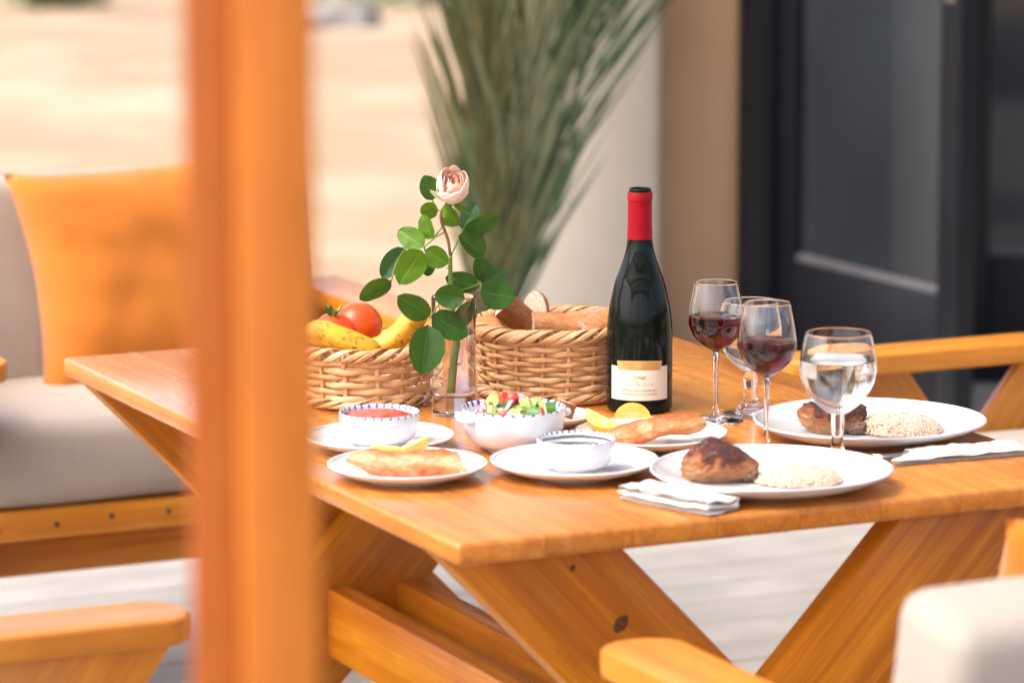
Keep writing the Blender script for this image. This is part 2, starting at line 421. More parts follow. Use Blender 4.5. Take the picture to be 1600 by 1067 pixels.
link('trunk', lathe(tr, two_tone('palm_bark', (.07, .045, .025), (.18, .12, .07), 12, .35, .65, rough=.9, bmp=.8, bsc=25), 18), palm)
pr = random.Random(4)
for i in range(15):
    u = (i+.5)/13
    az = R(pr.uniform(-28, 28))
    ln = R(pr.uniform(0, 5)) if u < .48 else R(pr.uniform(7, 17)) if u < 1 else R(pr.uniform(21, 26))
    bxo = pr.uniform(-.01, .09)
    me = frond_mesh(pr.uniform(1.3, 2.0), az, ln, i, PM[(0, 1, 0, 1, 4, 0, 1, 2, 1, 0, 1, 2, 1, 0, 1)[i % 15]])
    link('frond', me, palm, (bxo, pr.uniform(-.14, .14), .02+pr.uniform(0, .12)))

# far shrubs and stones on the sand
def shrub(x, y, r, h, mat, label, seed):
    t = thing('shrub', label, 'shrub', (x, y, -.06)); rnd = random.Random(seed)
    V, F = [], []
    for k in range(700):
        d = Vector((rnd.gauss(0, 1), rnd.gauss(0, 1), abs(rnd.gauss(0, .8)))).normalized()*rnd.uniform(.45, 1)
        p = Vector((d.x*r, d.y*r, d.z*h)); s = rnd.uniform(.02, .05)
        a = Vector((rnd.gauss(0, 1), rnd.gauss(0, 1), rnd.gauss(0, 1))).normalized(); b = a.orthogonal().normalized()
        k0 = len(V); V += [p-a*s, p+b*s*.5, p+a*s, p-b*s*.5]; F.append((k0, k0+1, k0+2, k0+3))
    link('foliage', mk(V, F, mat, False), t)
    for k in range(6):
        a = rnd.uniform(0, 6.28); link('stem', tube([(0, 0, 0), (math.cos(a)*r*.3, math.sin(a)*r*.3, h*.45), (math.cos(a)*r*.7, math.sin(a)*r*.7, h*.8)], [.02, .012, .004], M['chair'], 5), t)
shrub(-.75, 22.4, .45, .35, PM[2], 'small grey green shrub on the sand beyond the palm', 3)
shrub(-2.62, 22.2, .30, .28, PM[0], 'small olive shrub on the far sand behind the pillow', 5)
for k, (x, y, s, lb) in enumerate([(-.95, 20.8, .30, 'low grey boulder lying on the far sand left of the palm')]):
    o = link('boulder', blob(s, s*.7, s*.35, M['rock'] if 'rock' in M else plain('rock', (.10, .09, .085), .9, .3, 4, bmp=.5, bsc=8), .35, 1.6, k*3.1), None, (x, y, -.04)); tag(o, lb, 'boulder')

# ------------------------------------------------------------------ table
table = thing('picnic_table', 'varnished orange pine table with crossed board legs, laid for a meal', 'table', (AX, AY, 0), YAW)
npl = 8; pw = TW/npl; th = .028
for i in range(npl):
    x = (i+.5)*pw
    first, last = i == 0, i == npl-1
    def sel(c, first=first, last=last):
        if abs(abs(c.x)-TL/2) < 1e-4 and abs(c.z) > .005: return True
        if first and c.y > pw/2-.001: return True      # local +y turns to table -x
        if last and c.y < -pw/2+.001: return True
        return False
    link('plank', rbox(TL, pw-.0006, th, M['table'], .006, 3, sel), table, (x, TL/2, TT-th/2), (0, 0, R(90)))
def slant_board(u0, z0, u1, z1, w, t, mat, bev=.004):
    """board from (u0,z0) to (u1,z1), both ends cut level; grain along local X. returns mesh, angle"""
    a = math.atan2(z1-z0, u1-u0); hw = w/2/abs(math.sin(a)); cu, cz = (u0+u1)/2, (z0+z1)/2
    ol = []
    for u, z in ((u0-hw, z0), (u0+hw, z0), (u1+hw, z1), (u1-hw, z1)):
        du, dz = u-cu, z-cz; ol.append((du*math.cos(a)+dz*math.sin(a), -du*math.sin(a)+dz*math.cos(a)))
    return prism(ol, -t/2, t/2, mat, bev, 2), a
def legboard(x0, z0, x1, z1, yc, w, t, parent, name='leg', mat=None):
    me, a = slant_board(x0, z0, x1, z1, w, t, mat or M['leg'])
    o = link(name, me, parent, ((x0+x1)/2, yc, (z0+z1)/2))
    o.rotation_euler = Matrix(((math.cos(a), -math.sin(a), 0), (0, 0, -1), (math.sin(a), math.cos(a), 0))).to_euler()
    return o
zt = TT-th-.0015
for yc, in ((.085,), (1.33,)):
    legboard(.126, zt, .126+zt*.96, .002, yc+.024, .165, .045, table)
    legboard(.735, zt, .735-zt*.96, .002, yc-.024, .165, .045, table)
for xc in (.385, .50):
    link('stretcher', rbox(1.19, .04, .105, M['leg'], .003), table, (xc, .7075, .308), (0, 0, R(90)))
for (x, z) in ((.30, .47), (.56, .47), (.30, .30), (.58, .30), (.44, .52)):
    link('screw', blob(.006, .003, .006, M['screw'], 0, 1, seg=10, rings=6), table, (x, 1.33-.024-.0225-.024, z))

for x, z, sx, sz in ((.255, .580, .008, .012), (.190, .655, .003, .005)):
    link('knot', blob(sx, .0012, sz, M['knot'], .35, 2.2, x, seg=16, rings=10), table, (x, .085+.024-.0227, z), (0, R(35), 0))

# ------------------------------------------------------------------ armchairs
def armchair(label, loc, rz):
    t = thing('armchair', label, 'armchair', loc, rz, 'pine armchairs with beige cushions round the table')
    hw, L = .415, .66
    for s in (-1, 1):
        ol = [(-.052, -L), (.052, -L), (.052, -.04)]
        for k in range(9):
            a = R(k*180/8); ol.append((.052*math.cos(a), -.04+.04*math.sin(a)))
        ol.append((-.052, -.04))
        ol2 = [(y, -x) for x, y in ol]
        ol2 = list(dict.fromkeys(ol2))
        link('armrest', prism(ol2, -.016, .016, M['chair'], .006, 3), t, (s*hw, 0, .625), (0, 0, R(90)))
        xs = s*hw
        for (y0, z0, y1, z1, off) in ((-.13, .607, -.58, .002, .012), (-.55, .607, -.06, .002, -.012)):
            me, a = slant_board(y0, z0, y1, z1, .17, .022, M['chair'], .003)
            b = link('side_leg', me, t, (xs+off*s, (y0+y1)/2, (z0+z1)/2))
            b.rotation_euler = Matrix(((0, 0, 1), (math.cos(a), -math.sin(a), 0), (math.sin(a), math.cos(a), 0))).to_euler()
    fr = link('front_rail', rbox(.79, .035, .05, M['chair'], .003), t, (0, -.205, .335))
    for k in range(8): link('screw', blob(.005, .0025, .005, M['screw'], 0, 1, seg=8, rings=6), fr, (-.34+k*.097+random.uniform(-.01, .01), .018, random.uniform(-.004, .004)))
    link('back_rail', rbox(.79, .035, .05, M['chair'], .003), t, (0, -.64, .335))
    link('under_rail', rbox(.78, .03, .07, M['leg'], .003), t, (0, -.27, .27))
    for k in range(5): link('seat_slat', rbox(.78, .07, .018, M['chair'], .002), t, (0, -.265-k*.09, .351))
    for z in (.47, .58, .69): link('back_slat', rbox(.80, .022, .085, M['chair'], .003), t, (0, -.735-.22*(z-.47), z), (R(12), 0, 0))
    for s in (-1, 1): link('back_post', rbox(.45, .04, .045, M['chair'], .003), t, (s*.33, -.762, .57), (0, R(90), R(0)))
    return t
def cushion_mesh(sx, sy, sz, mat, puff=.018, seed=0):
    bm = bmesh.new(); bmesh.ops.create_cube(bm, size=1); bmesh.ops.scale(bm, verts=bm.verts, vec=(sx, sy, sz))
    bmesh.ops.bevel(bm, geom=list(bm.edges), offset=.028, segments=4, affect='EDGES', profile=.5)
    bmesh.ops.subdivide_edges(bm, edges=[e for e in bm.edges if e.calc_length() > .06], cuts=7, use_grid_fill=True)
    for v in bm.verts:
        x, y, z = v.co; fx, fy, fz = 2*x/sx, 2*y/sy, 2*z/sz
        d = Vector((0, 0, 0))
        d.z = math.copysign(puff*(1-fx*fx)*(1-fy*fy), z) if abs(fz) > .6 else 0
        d.y = math.copysign(puff*.6*(1-fx*fx)*(1-fz*fz), y) if abs(fy) > .6 else 0
        v.co += d+Vector((0, 0, .004*nz(v.co, 6, seed)))
    me = bpy.data.meshes.new('m'); bm.to_mesh(me); bm.free(); me.materials.append(mat)
    me.polygons.foreach_set('use_smooth', [True]*len(me.polygons)); return me
seat_me = cushion_mesh(.70, .47, .14, M['cushion']); back_me = cushion_mesh(.80, .13, .40, M['cushion'], .012, 3)
def cushions(t):
    link('seat_cushion', seat_me, t, (0, -.42, .435)); link('back_cushion', back_me, t, (0, -.672, .645), (R(10), 0, 0))
# facing: local +y is the way the sitter looks
def chair_at(label, x, y, ang):
    t = armchair(label, W(x, y), YAW+ang); cushions(t); return t
ch_rear = chair_at('pine armchair at the far table end holding a big mustard pillow', .42, 1.83, R(180))
ch_left = chair_at('pine armchair at bottom left whose rounded arm end shows past the post', -.275, .57, R(-90))
ch_right = chair_at('pine armchair beside the dark doors, its arm behind the water goblet', 1.175, .93, R(90))
ch_front = chair_at('pine armchair at bottom right, nearest the camera, seen from behind', .535, -.20, R(0))
for c in ch_front.children:
    if c.name.startswith('back_cushion'): c.location.x -= .058; c.location.z -= .012

# pillows
def pillow_mesh(w, h, t, mat, seed=0, n=28):
    V, F = [], []
    for s in (1, -1):
        for i in range(n+1):
            for j in range(n+1):
                u, v = 2*i/n-1, 2*j/n-1
                pin = 1-.10*(1-abs(u)**1.5)*abs(v)**3
                px = u*w/2*(1-.11*(1-v*v)*abs(u)**2); pz = v*h/2*(1-.07*(1-u*u)*abs(v)**2)
                k = max(0, (1-u**4)*(1-v**4))**.55
                yy = s*t/2*k*(1+.10*nz((u, v, s), 1.5, seed))+.008*nz((u, v, 0), 3, seed+2)
                V.append((px, yy, pz))
        b = 0 if s == 1 else (n+1)**2
        for i in range(n):
            for j in range(n): F.append((b+i*(n+1)+j, b+(i+1)*(n+1)+j, b+(i+1)*(n+1)+j+1, b+i*(n+1)+j+1))
    me = mk(V, F, mat); bm = bmesh.new(); bm.from_mesh(me); bmesh.ops.remove_doubles(bm, verts=bm.verts, dist=1e-4)
    bmesh.ops.recalc_face_normals(bm, faces=bm.faces); bm.to_mesh(me); bm.free(); return me
p1 = W(.49, 2.35, .505+.178); o = link('pillow', pillow_mesh(.50, .42, .17, M['pillow'], 1), None, p1, (R(-16), R(-3.0), YAW))
tag(o, 'large mustard suede pillow leaning in the far armchair', 'pillow', 'mustard pillows')
o = link('pillow', pillow_mesh(.44, .40, .15, M['pillow'], 4), None, W(.605, -.50, .617), (R(14), R(2), YAW))
tag(o, 'mustard pillow whose corner shows at the right picture edge', 'pillow', 'mustard pillows')

# ------------------------------------------------------------------ foreground post
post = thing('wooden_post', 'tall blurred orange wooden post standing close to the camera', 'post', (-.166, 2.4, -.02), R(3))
link('board', rbox(3.2, .044, .031, M['post'], .003), post, (-.0236, .003, 1.6), (0, R(90), 0))  # left board in a darker, redder tone than the right one
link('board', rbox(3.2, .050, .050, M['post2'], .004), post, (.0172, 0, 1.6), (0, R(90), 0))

# ------------------------------------------------------------------ tableware
def plate_prof(Rr, h):
    return [(0, .003), (.50*Rr, .003), (.52*Rr, .0002), (.56*Rr, 0), (.59*Rr, .003), (.72*Rr, .0058), (.86*Rr, .42*h+.002), (.96*Rr, .82*h), (Rr, h), (Rr+.0012, h+.0014), (Rr+.0004, h+.003), (Rr-.0022, h+.0028), (.955*Rr, .84*h+.0022), (.86*Rr, .44*h+.0045), (.74*Rr, .0085), (.60*Rr, .0062), (.45*Rr, .0058), (0, .0058)]
def plate(label, x, y, Rr, h, mat='white', mod=None, group='white plates on the table', rz=0):
    o = link('plate', lathe(smooth_prof(plate_prof(Rr, h), 3), M[mat], 96, mod=mod), None, (x, y, TT+.0004), (0, 0, rz))
    return tag(o, label, 'plate', group)
small = 'small round white plates'
plate('round white plate carrying the bowl of red sauce', -.172, 4.892, .096, .017, group=small)
plate('round white plate with fried fish nearest the table corner', -.131, 4.704, .099, .017, group=small)
plate('round white plate under the empty blue ringed bowl', .078, 4.727, .105, .017, group=small)
plate('round white plate with fried fish in front of the wine bottle', .180, 4.909, .099, .017, group=small)
plate('small cream plate behind the salad bowl, with bread on it', .052, 5.060, .056, .012, 'cream', group=small)
egg = lambda a: 1+.022*math.cos(2*a-.3)+.018*math.cos(3*a+.5)
plate('large white dinner plate with chicken and rice at the table front', .317, 4.640, .146, .023, mod=egg, group='large white dinner plates')
plate('large white dinner plate with chicken and rice at the right, behind the goblet', .468, 4.966, .149, .023, mod=egg, group='large white dinner plates')

def rim_mat(name, col, n, zlo, zhi, width=.42, base=(.71, .72, .735), rings=(), ringcol=(.05, .06, .10)):
    mt, nt, b = newmat(name); tc = N_(nt, 'ShaderNodeTexCoord'); sx = N_(nt, 'ShaderNodeSeparateXYZ'); nt.links.new(tc.outputs['Object'], sx.inputs[0])
    an = mathn(nt, 'ARCTAN2', sx.outputs[1], sx.outputs[0])
    wob = noise_n(nt, tc.outputs['Object'], 60, 2)
    fr = mathn(nt, 'FRACT', mathn(nt, 'ADD', mathn(nt, 'MULTIPLY', an, n/(2*math.pi)), mathn(nt, 'MULTIPLY', wob, .35)))
    m1 = mathn(nt, 'LESS_THAN', fr, width)
    zz = mathn(nt, 'ADD', sx.outputs[2], mathn(nt, 'MULTIPLY', mathn(nt, 'SUBTRACT', wob, .5), .004))
    f = mathn(nt, 'MULTIPLY', mathn(nt, 'MULTIPLY', m1, mathn(nt, 'GREATER_THAN', zz, zlo)), mathn(nt, 'LESS_THAN', zz, zhi))
    c = mixc(nt, f, base, col)
    for z0, z1 in rings:
        f2 = mathn(nt, 'MULTIPLY', mathn(nt, 'GREATER_THAN', zz, z0), mathn(nt, 'LESS_THAN', zz, z1)); c = mixc(nt, mathn(nt, 'MULTIPLY', f2, .85), c, ringcol)
    nt.links.new(c, b.inputs['Base Color']); b.inputs['Roughness'].default_value = .12; b.inputs['Coat Weight'].default_value = .4
    return mt
def bowl_prof(r, h, rb):
    out = [(0, .002), (rb-.003, .002), (rb-.002, 0), (rb, 0), (rb+.002, .003), (rb+.55*(r-rb), .14*h+.002), (rb+.84*(r-rb), .42*h), (r*.985, .72*h), (r, h-.001), (r-.0005, h+.0005), (r-.002, h+.0003)]
    inn = [(r-.0035, h-.003), (r*.985-.0036, .72*h+.001), (rb+.84*(r-rb)-.004, .42*h+.002), (rb+.55*(r-rb)-.004, .14*h+.006), (rb-.004, .006), (0, .0055)]
    return smooth_prof(out+inn, 3), (len(out)-1)*3-4
def bowl(label, x, y, z, r, h, rb, outer, inner, ear=None):
    pf, k = bowl_prof(r, h, rb); mi = [0 if i < k else 1 for i in range(len(pf)-1)]
    o = link('bowl', lathe(pf, [outer, inner], 96, mi), None, (x, y, z)); tag(o, label, 'bowl', 'white bowls with painted rims')
    for a in (ear or []):
        ol = []
        for k in range(13):
            t = R(-90+15*k); ol.append((.013*math.cos(t), .021*math.sin(t)))
        e = link('lug_handle', prism(ol+[(-.006, .019), (-.006, -.019)], -.003, .003, M['white'], .002, 2), o, ((r-.001)*math.cos(a), (r-.001)*math.sin(a), h*.80), (0, R(-8), a))
    return o
zp = TT+.0004+.0062
bowl('white bowl of red sauce with light blue dashes round its rim', -.172, 4.892, zp, .0525, .043, .030, rim_mat('rim_light_blue', (.12, .32, .66), 30, .0402, .1, .30), rim_mat('rim_light_blue_in', (.10, .18, .52), 30, .0385, .1, .34))
bowl('empty white bowl with dark rings inside, on a plate', .080, 4.722, zp, .0495, .040, .029, rim_mat('rim_dark', (.40, .43, .50), 36, .0392, .1, .3), rim_mat('rim_dark_in', (.10, .12, .18), 36, .0380, .1, .4, rings=((.0312, .0350), (.0235, .0275), (.010, .013)), ringcol=(.02, .03, .06)))
bowl('white bowl full of chopped salad with royal blue dashes on its rim', .002, 4.885, TT+.0004, .0675, .056, .034, rim_mat('rim_royal', (.05, .07, .42), 32, .0550, .1, .28), rim_mat('rim_royal_in', (.03, .05, .42), 32, .0505, .1, .42), [R(205), R(25)])

# glasses
def stem_glass(name, label, x, y, s, prof_out, wall, liquid, zliq, lname, llabel, group, foot_r, stem, bowl_z):
    t = thing(name, label, 'glass', (x, y, TT+.0004), 0, group); t.scale = (s, s, s)
    pts = smooth_prof(prof_out, 5)
    bo = [p for p in pts]
    outer = [(0, .0), (foot_r*.96, 0), (foot_r, .0010), (foot_r*.985, .0022), (foot_r*.55, .0042), (stem*2.0, .0085), (stem*1.15, .018), (stem, .03), (stem*.95, bowl_z*.6), (stem*1.15, bowl_z-.008)]
    outer = smooth_prof(outer, 4)[:-1]
    inner = [(max(0, r-wall*(1+2.0*max(0, 1-(z-bowl_z)/.02))), z+wall*.9) for r, z in pts]
    inner = [(r, z) for r, z in inner if r > .001 and z < pts[-1][1]-.0003]
    zb = inner[0][1]+.0005
    rim = [(pts[-1][0]-wall*.3, pts[-1][1]+wall*.45), (pts[-1][0]-wall*.8, pts[-1][1]+wall*.3)]
    prof = outer+bo+rim+inner[::-1]+[(0, zb-.001)]
    link('goblet_body', lathe(prof, M['glass'], 72, auto=60), t)
    li = [(r+wall*.35, z-wall*.3) for r, z in inner if z < zliq]
    # liquid meets the glass wall a hair inside, with a thin meniscus
    rl = li[-1][0]
    lp = [(0, zb-.0016)]+li+[(rl, zliq), (rl-.0012, zliq-.0006), (0, zliq-.0008)]
    lo = link(lname, lathe(lp, liquid, 72, auto=50), None, (x, y, TT+.0004)); lo.scale = (s, s, s); tag(lo, llabel, lname.replace('_', ' '), None)
    return t
wp = [(.0040, .094), (.0080, .0965), (.0190, .1030), (.0305, .1145), (.0366, .128), (.0372, .138), (.0350, .157), (.0315, .175), (.0290, .188)]
gp = [(.0085, .064), (.0150, .067), (.0270, .0765), (.0390, .091), (.0465, .107), (.0492, .121), (.0483, .138), (.0448, .155), (.0416, .168)]
stem_glass('wine_glass', 'slim stemmed glass of red wine right beside the bottle', .274, 5.086, 1.0, wp, .0011, M['wine'], .1425, 'red_wine', 'dark red wine in the glass beside the bottle', 'red wine glasses', .036, .0034, .094)
stem_glass('wine_glass', 'slim stemmed glass of red wine in front of the other glasses', .328, 4.872, 1.03, wp, .0011, M['wine'], .1405, 'red_wine', 'dark red wine in the nearer slim glass', 'red wine glasses', .036, .0034, .094)
stem_glass('goblet', 'thick stemmed water goblet half hidden behind the red wine glasses', .324, 5.134, .92, gp, .0016, M['water'], .104, 'water', 'clear water in the goblet behind the wine glasses', 'water goblets', .040, .0105, .064)
stem_glass('goblet', 'round water goblet nearest the right hand dinner plate', .413, 4.790, 1.0, gp, .0014, M['water'], .134, 'water', 'clear water in the round goblet at the right', 'water goblets', .040, .0078, .064)

# wine bottle
bx, by = .174, 5.168
bottle = thing('wine_bottle', 'dark wine bottle with red capsule and cream label', 'bottle', (bx, by, TT+.0004))
mt, nt, b = newmat('bottle_glass'); b.inputs['Base Color'].default_value = (.006, .009, .007, 1); b.inputs['Roughness'].default_value = .045; b.inputs['Coat Weight'].default_value = 0; b.inputs['IOR'].default_value = 1.5; b.inputs['Specular IOR Level'].default_value = .16
M['bottle'] = mt
bp = [(0, .004), (.030, .002), (.038, 0), (.0425, .0015), (.0446, .006), (.0450, .02), (.0450, .07), (.0449, .105), (.0440, .123), (.0418, .140), (.0385, .157), (.0335, .178), (.0275, .194), (.0226, .208), (.0192, .221), (.0170, .236), (.0160, .255), (.0155, .285), (.0150, .3015), (.0142, .3045), (.0125, .3045), (.0118, .3025), (.0118, .296), (0, .296)]
link('body', lathe(smooth_prof(bp, 4), M['bottle'], 96, auto=60), bottle)
mt = plain('red_foil', (.30, .001, .006), .45, .10, 60, coat=0, spec=.22, bmp=.1, bsc=90); M['foil'] = mt
cp = [(.0172, .2355), (.0174, .2357), (.01665, .255), (.0163, .285), (.0163, .2868), (.0170, .2878), (.0171, .2985), (.0164, .2998), (.0156, .2999)]
link('capsule', lathe(cp, M['foil'], 72, auto=30), bottle)
face = math.atan2(-by, -bx)
def on_bottle(pts2, faces, r, mat, name, smooth=True):
    V = [(r*math.cos(face+x/r), r*math.sin(face+x/r), z) for x, z in pts2]
    return link(name, mk(V, faces, mat, smooth), bottle)
def patch(x0, x1, zf0, zf1, n=40):
    P = []; F = []
    for i in range(n+1):
        u = i/n; x = x0(0)+(x1(0)-x0(0))*u; xb = x0(0)+(x1(0)-x0(0))*u; xt = x0(1)+(x1(1)-x0(1))*u
        P += [(xb, zf0(2*u-1)), (xt, zf1(2*u-1))]
    for i in range(n): F.append((2*i, 2*i+2, 2*i+3, 2*i+1))
    return P, F
lw = .0445
P_, F_ = patch(lambda t: -lw, lambda t: lw, lambda u: .020, lambda u: .066)
on_bottle(P_, F_, .0453, plain('label_paper', (.80, .76, .62), .55, .03, 30), 'label')
P_, F_ = patch(lambda t: -.031+(-.0025 if t else 0), lambda t: .031+(.0025 if t else 0), lambda u: .0610+.0012*(1-u*u), lambda u: .0735+.0015*(1-u*u))
on_bottle(P_, F_, .0456, plain('gold_foil', (.74, .46, .15), .38, .15, 60, metal=.6), 'gold_band')
def lettering(txt, size, x, z, mat, name, r=.0457, shear=0, space=1.0):
    cu = bpy.data.curves.new('t', 'FONT'); cu.body = txt; cu.size = size; cu.align_x = 'CENTER'; cu.shear = shear; cu.space_character = space; cu.resolution_u = 3
    ob = bpy.data.objects.new('t', cu); C.objects.link(ob); bpy.context.view_layer.update()
    dg = bpy.context.evaluated_depsgraph_get(); me = bpy.data.meshes.new_from_object(ob.evaluated_get(dg))
    pts = [(v.co.x+x, v.co.y+z) for v in me.vertices]; fs = [tuple(p.vertices) for p in me.polygons]
    bpy.data.objects.remove(ob); bpy.data.curves.remove(cu); bpy.data.meshes.remove(me)
    return on_bottle(pts, fs, r, mat, name, False)
ink = plain('grey_ink', (.17, .16, .15), .6); ink2 = plain('pale_ink', (.42, .40, .34), .6); pale = plain('pale_gold', (.85, .72, .45), .35, metal=.6)
lettering(')(', .0085, 0, .0640, pale, 'emblem')
lettering('oup', .0082, .0020, .0500, ink, 'lettering', shear=.35)
sw = [(-.010, .052), (-.0075, .0555), (-.0052, .0535), (-.0065, .0490), (-.0040, .0455), (-.0005, .0430)]
sp = smooth_prof(sw, 5); pts = []; fs = []
for i, (x, z) in enumerate(sp): pts += [(x-.00035, z), (x+.00035, z)]
for i in range(len(sp)-1): fs.append((2*i, 2*i+1, 2*i+3, 2*i+2))
on_bottle(pts, fs, .0457, ink, 'swash', False)
lettering('P H E N I C I A', .0062, 0, .0400, ink2, 'lettering')
lettering("APPELLATION CONTROLEE", .0040, 0, .0325, ink, 'lettering')
lettering("MIS EN BOUTEILLE AU DOMAINE", .0034, 0, .0275, ink, 'lettering')

# ------------------------------------------------------------------ vase and rose
vx, vy = -.079, 5.138
vase = thing('glass_vase', 'straight clear glass vase holding the rose', 'vase', (vx, vy, TT+.0004))
vp = [(0, .0015), (.022, .0), (.0272, .0), (.0288, .0018), (.0290, .006), (.0292, .03), (.0298, .10), (.0303, .1605), (.0300, .1618), (.0290, .1618), (.0285, .1605), (.0279, .10), (.0272, .034), (.0255, .0285), (.020, .0265), (0, .0262)]
link('vase_body', lathe(vp, M['glass'], 72, auto=35), vase)
wl = .112
o = link('vase_water', lathe([(0, .0252), (.0202, .0256), (.0262, .0282), (.0278, .0342), (.0285, .10), (.0286, wl), (.0268, wl-.0008), (0, wl-.001)], M['water'], 72, auto=40), None, (vx, vy, TT+.0004)); tag(o, 'clear water in the rose vase', 'water')
rose = thing('rose', 'single pale pink rose with green leaves in the glass vase', 'rose', (vx, vy, TT))
M['stem'] = two_tone('rose_stem', (.12, .20, .02), (.22, .30, .04), 12, .3, .7, rough=.45, bmp=.1)
M['twig'] = two_tone('red_twig', (.17, .07, .04), (.24, .16, .04), 12, .3, .7, rough=.5, bmp=.1)
def leaf_mat(name, a, c, vein):
    mt, nt, b = newmat(name); uv = N_(nt, 'ShaderNodeUVMap'); sx = N_(nt, 'ShaderNodeSeparateXYZ'); nt.links.new(uv.outputs[0], sx.inputs[0])
    au = mathn(nt, 'ABSOLUTE', mathn(nt, 'SUBTRACT', sx.outputs[0], .5))
    tc = N_(nt, 'ShaderNodeTexCoord'); n = noise_n(nt, tc.outputs['Object'], 60, 4)
    col = ramp(nt, n, [(.3, a), (.7, c)]).outputs[0]
    mid = mathn(nt, 'LESS_THAN', au, .018)
    sv = mathn(nt, 'FRACT', mathn(nt, 'SUBTRACT', mathn(nt, 'MULTIPLY', sx.outputs[1], 7.0), mathn(nt, 'MULTIPLY', au, 5.0)))
    side = mathn(nt, 'MULTIPLY', mathn(nt, 'LESS_THAN', sv, .10), .35)
    f = mathn(nt, 'MAXIMUM', mathn(nt, 'MULTIPLY', mid, .8), side)
    nt.links.new(mixc(nt, f, col, vein), b.inputs['Base Color']); b.inputs['Roughness'].default_value = .33
    b.inputs['Roughness'].default_value = .42; b.inputs['Specular IOR Level'].default_value = .35
    # leaf lets light through
    tr = N_(nt, 'ShaderNodeBsdfTranslucent'); tr.inputs[0].default_value = (vein[0]*.9, vein[1]*1.0, vein[2]*.5, 1)
    mx = N_(nt, 'ShaderNodeMixShader'); mx.inputs[0].default_value = .25; out = nt.nodes['Material Output']
    nt.links.new(b.outputs[0], mx.inputs[1]); nt.links.new(tr.outputs[0], mx.inputs[2]); nt.links.new(mx.outputs[0], out.inputs[0])
    bump(nt, b, mathn(nt, 'ADD', f, mathn(nt, 'MULTIPLY', n, .4)), .15, .0006)
    return mt
LM = [leaf_mat('leaf_bright', (.055, .16, .003), (.10, .235, .007), (.22, .34, .04)), leaf_mat('leaf_deep', (.016, .075, .005), (.036, .12, .009), (.10, .21, .035)), leaf_mat('leaf_blue', (.02, .085, .034), (.045, .13, .055), (.11, .21, .09))]
def leaf_mesh(Lf, w, mat, cup, curl, seed):
    n, mM = 12, 8; V, F, UV = [], [], []
    for i in range(n+1):
        t = i/n; prof = (math.sin(math.pi*min(1, t**.88))**.55) if 0 < t < 1 else 0
        for j in range(mM+1):
            s = 2*j/mM-1
            ser = 1+(.055*math.sin(t*75+j) if abs(s) > .9 else 0)
            x = s*w/2*prof*ser; z = t*Lf
            y = -cup*abs(s)*w*prof*.5+curl*Lf*(t*t-.6*t)+.0015*nz((s, t*3, seed), 1.6)
            V.append((x, y, z)); UV.append((j/mM, t))
    for i in range(n):
        for j in range(mM): F.append((i*(mM+1)+j, i*(mM+1)+j+1, (i+1)*(mM+1)+j+1, (i+1)*(mM+1)+j))
    return mk(V, F, mat, True, uv=UV)
LEAVES = [(-.0280, 0, .2930, -.0390, .3240, .0261, 1), (-.0220, .01, .2840, -.0430, .2750, .0226, 0), (-.0280, -.005, .2410, -.0410, .2720, .0209, 0), (-.0390, -.02, .2320, -.0760, .2530, .0261, 0),
 (-.0650, .015, .2260, -.0960, .1870, .0243, 2), (-.0410, -.03, .2290, -.0710, .1840, .0333, 0), (-.0840, 0, .1830, -.1260, .1630, .0278, 1), (-.0370, -.02, .2290, -.0090, .2100, .0261, 0), (-.0330, .01, .2140, -.0350, .1880, .0157, 1),
 (-.0070, .015, .2810, .0050, .2570, .0243, 0), (.0120, .03, .2480, .0320, .2810, .0209, 2), (.0130, .02, .2480, .0600, .2690, .0243, 1), (.0070, .01, .2440, .0410, .2140, .0313, 1), (.0370, .03, .1780, .0310, .2090, .0261, 1),
 (.0370, .025, .1780, .0730, .1920, .0243, 2), (.0340, .03, .1710, -.0100, .1810, .0263, 1), (.0360, -.01, .1710, .0810, .1570, .0368, 1), (.0160, -.035, .1640, -.0220, .1690, .0281, 1), (-.0310, -.03, .1400, -.0720, .1660, .0340, 1),
 (-.0280, -.04, .1430, .0160, .1130, .0323, 1), (-.0340, -.045, .1300, -.0420, .0670, .0417, 1), (.0050, .006, .1190, .0250, .1500, .0261, 1)]
lr = random.Random(11)
for i, (x0, dy, z0, x1, z1, w, k) in enumerate(LEAVES):
    Lf = math.hypot(x1-x0, z1-z0)*1.07
    me = leaf_mesh(Lf, w*1.16, LM[k], lr.uniform(.1, .65), lr.uniform(-.55, .25), i)
    ang = math.atan2(x1-x0, z1-z0)
    tw = lr.uniform(-.6, .6); tip = lr.uniform(-.45, .3)
    o = link('leaf', me, rose, (x0, dy, z0)); o.rotation_euler = (Matrix.Rotation(ang, 3, 'Y') @ Matrix.Rotation(tip, 3, 'X') @ Matrix.Rotation(tw, 3, 'Z')).to_euler()
st = smooth_prof([(-.003, 0, .030), (0, 0, .077), (.003, 0, .103), (-.001, 0, .138), (-.004, 0, .191), (-.004, 0, .217)], 5)
link('stem', tube(st, [.0046-.0018*min(1, i/len(st)) for i in range(len(st))], M['stem'], 10), rose)
st2 = smooth_prof([(-.004, 0, .2165), (-.007, 0, .238), (-.012, 0, .253), (-.016, 0, .265), (-.0155, 0, .277), (-.009, -.001, .288), (-.004, -.002, .296)], 5)
link('flower_stalk', tube(st2, .0021, M['twig'], 8), rose)
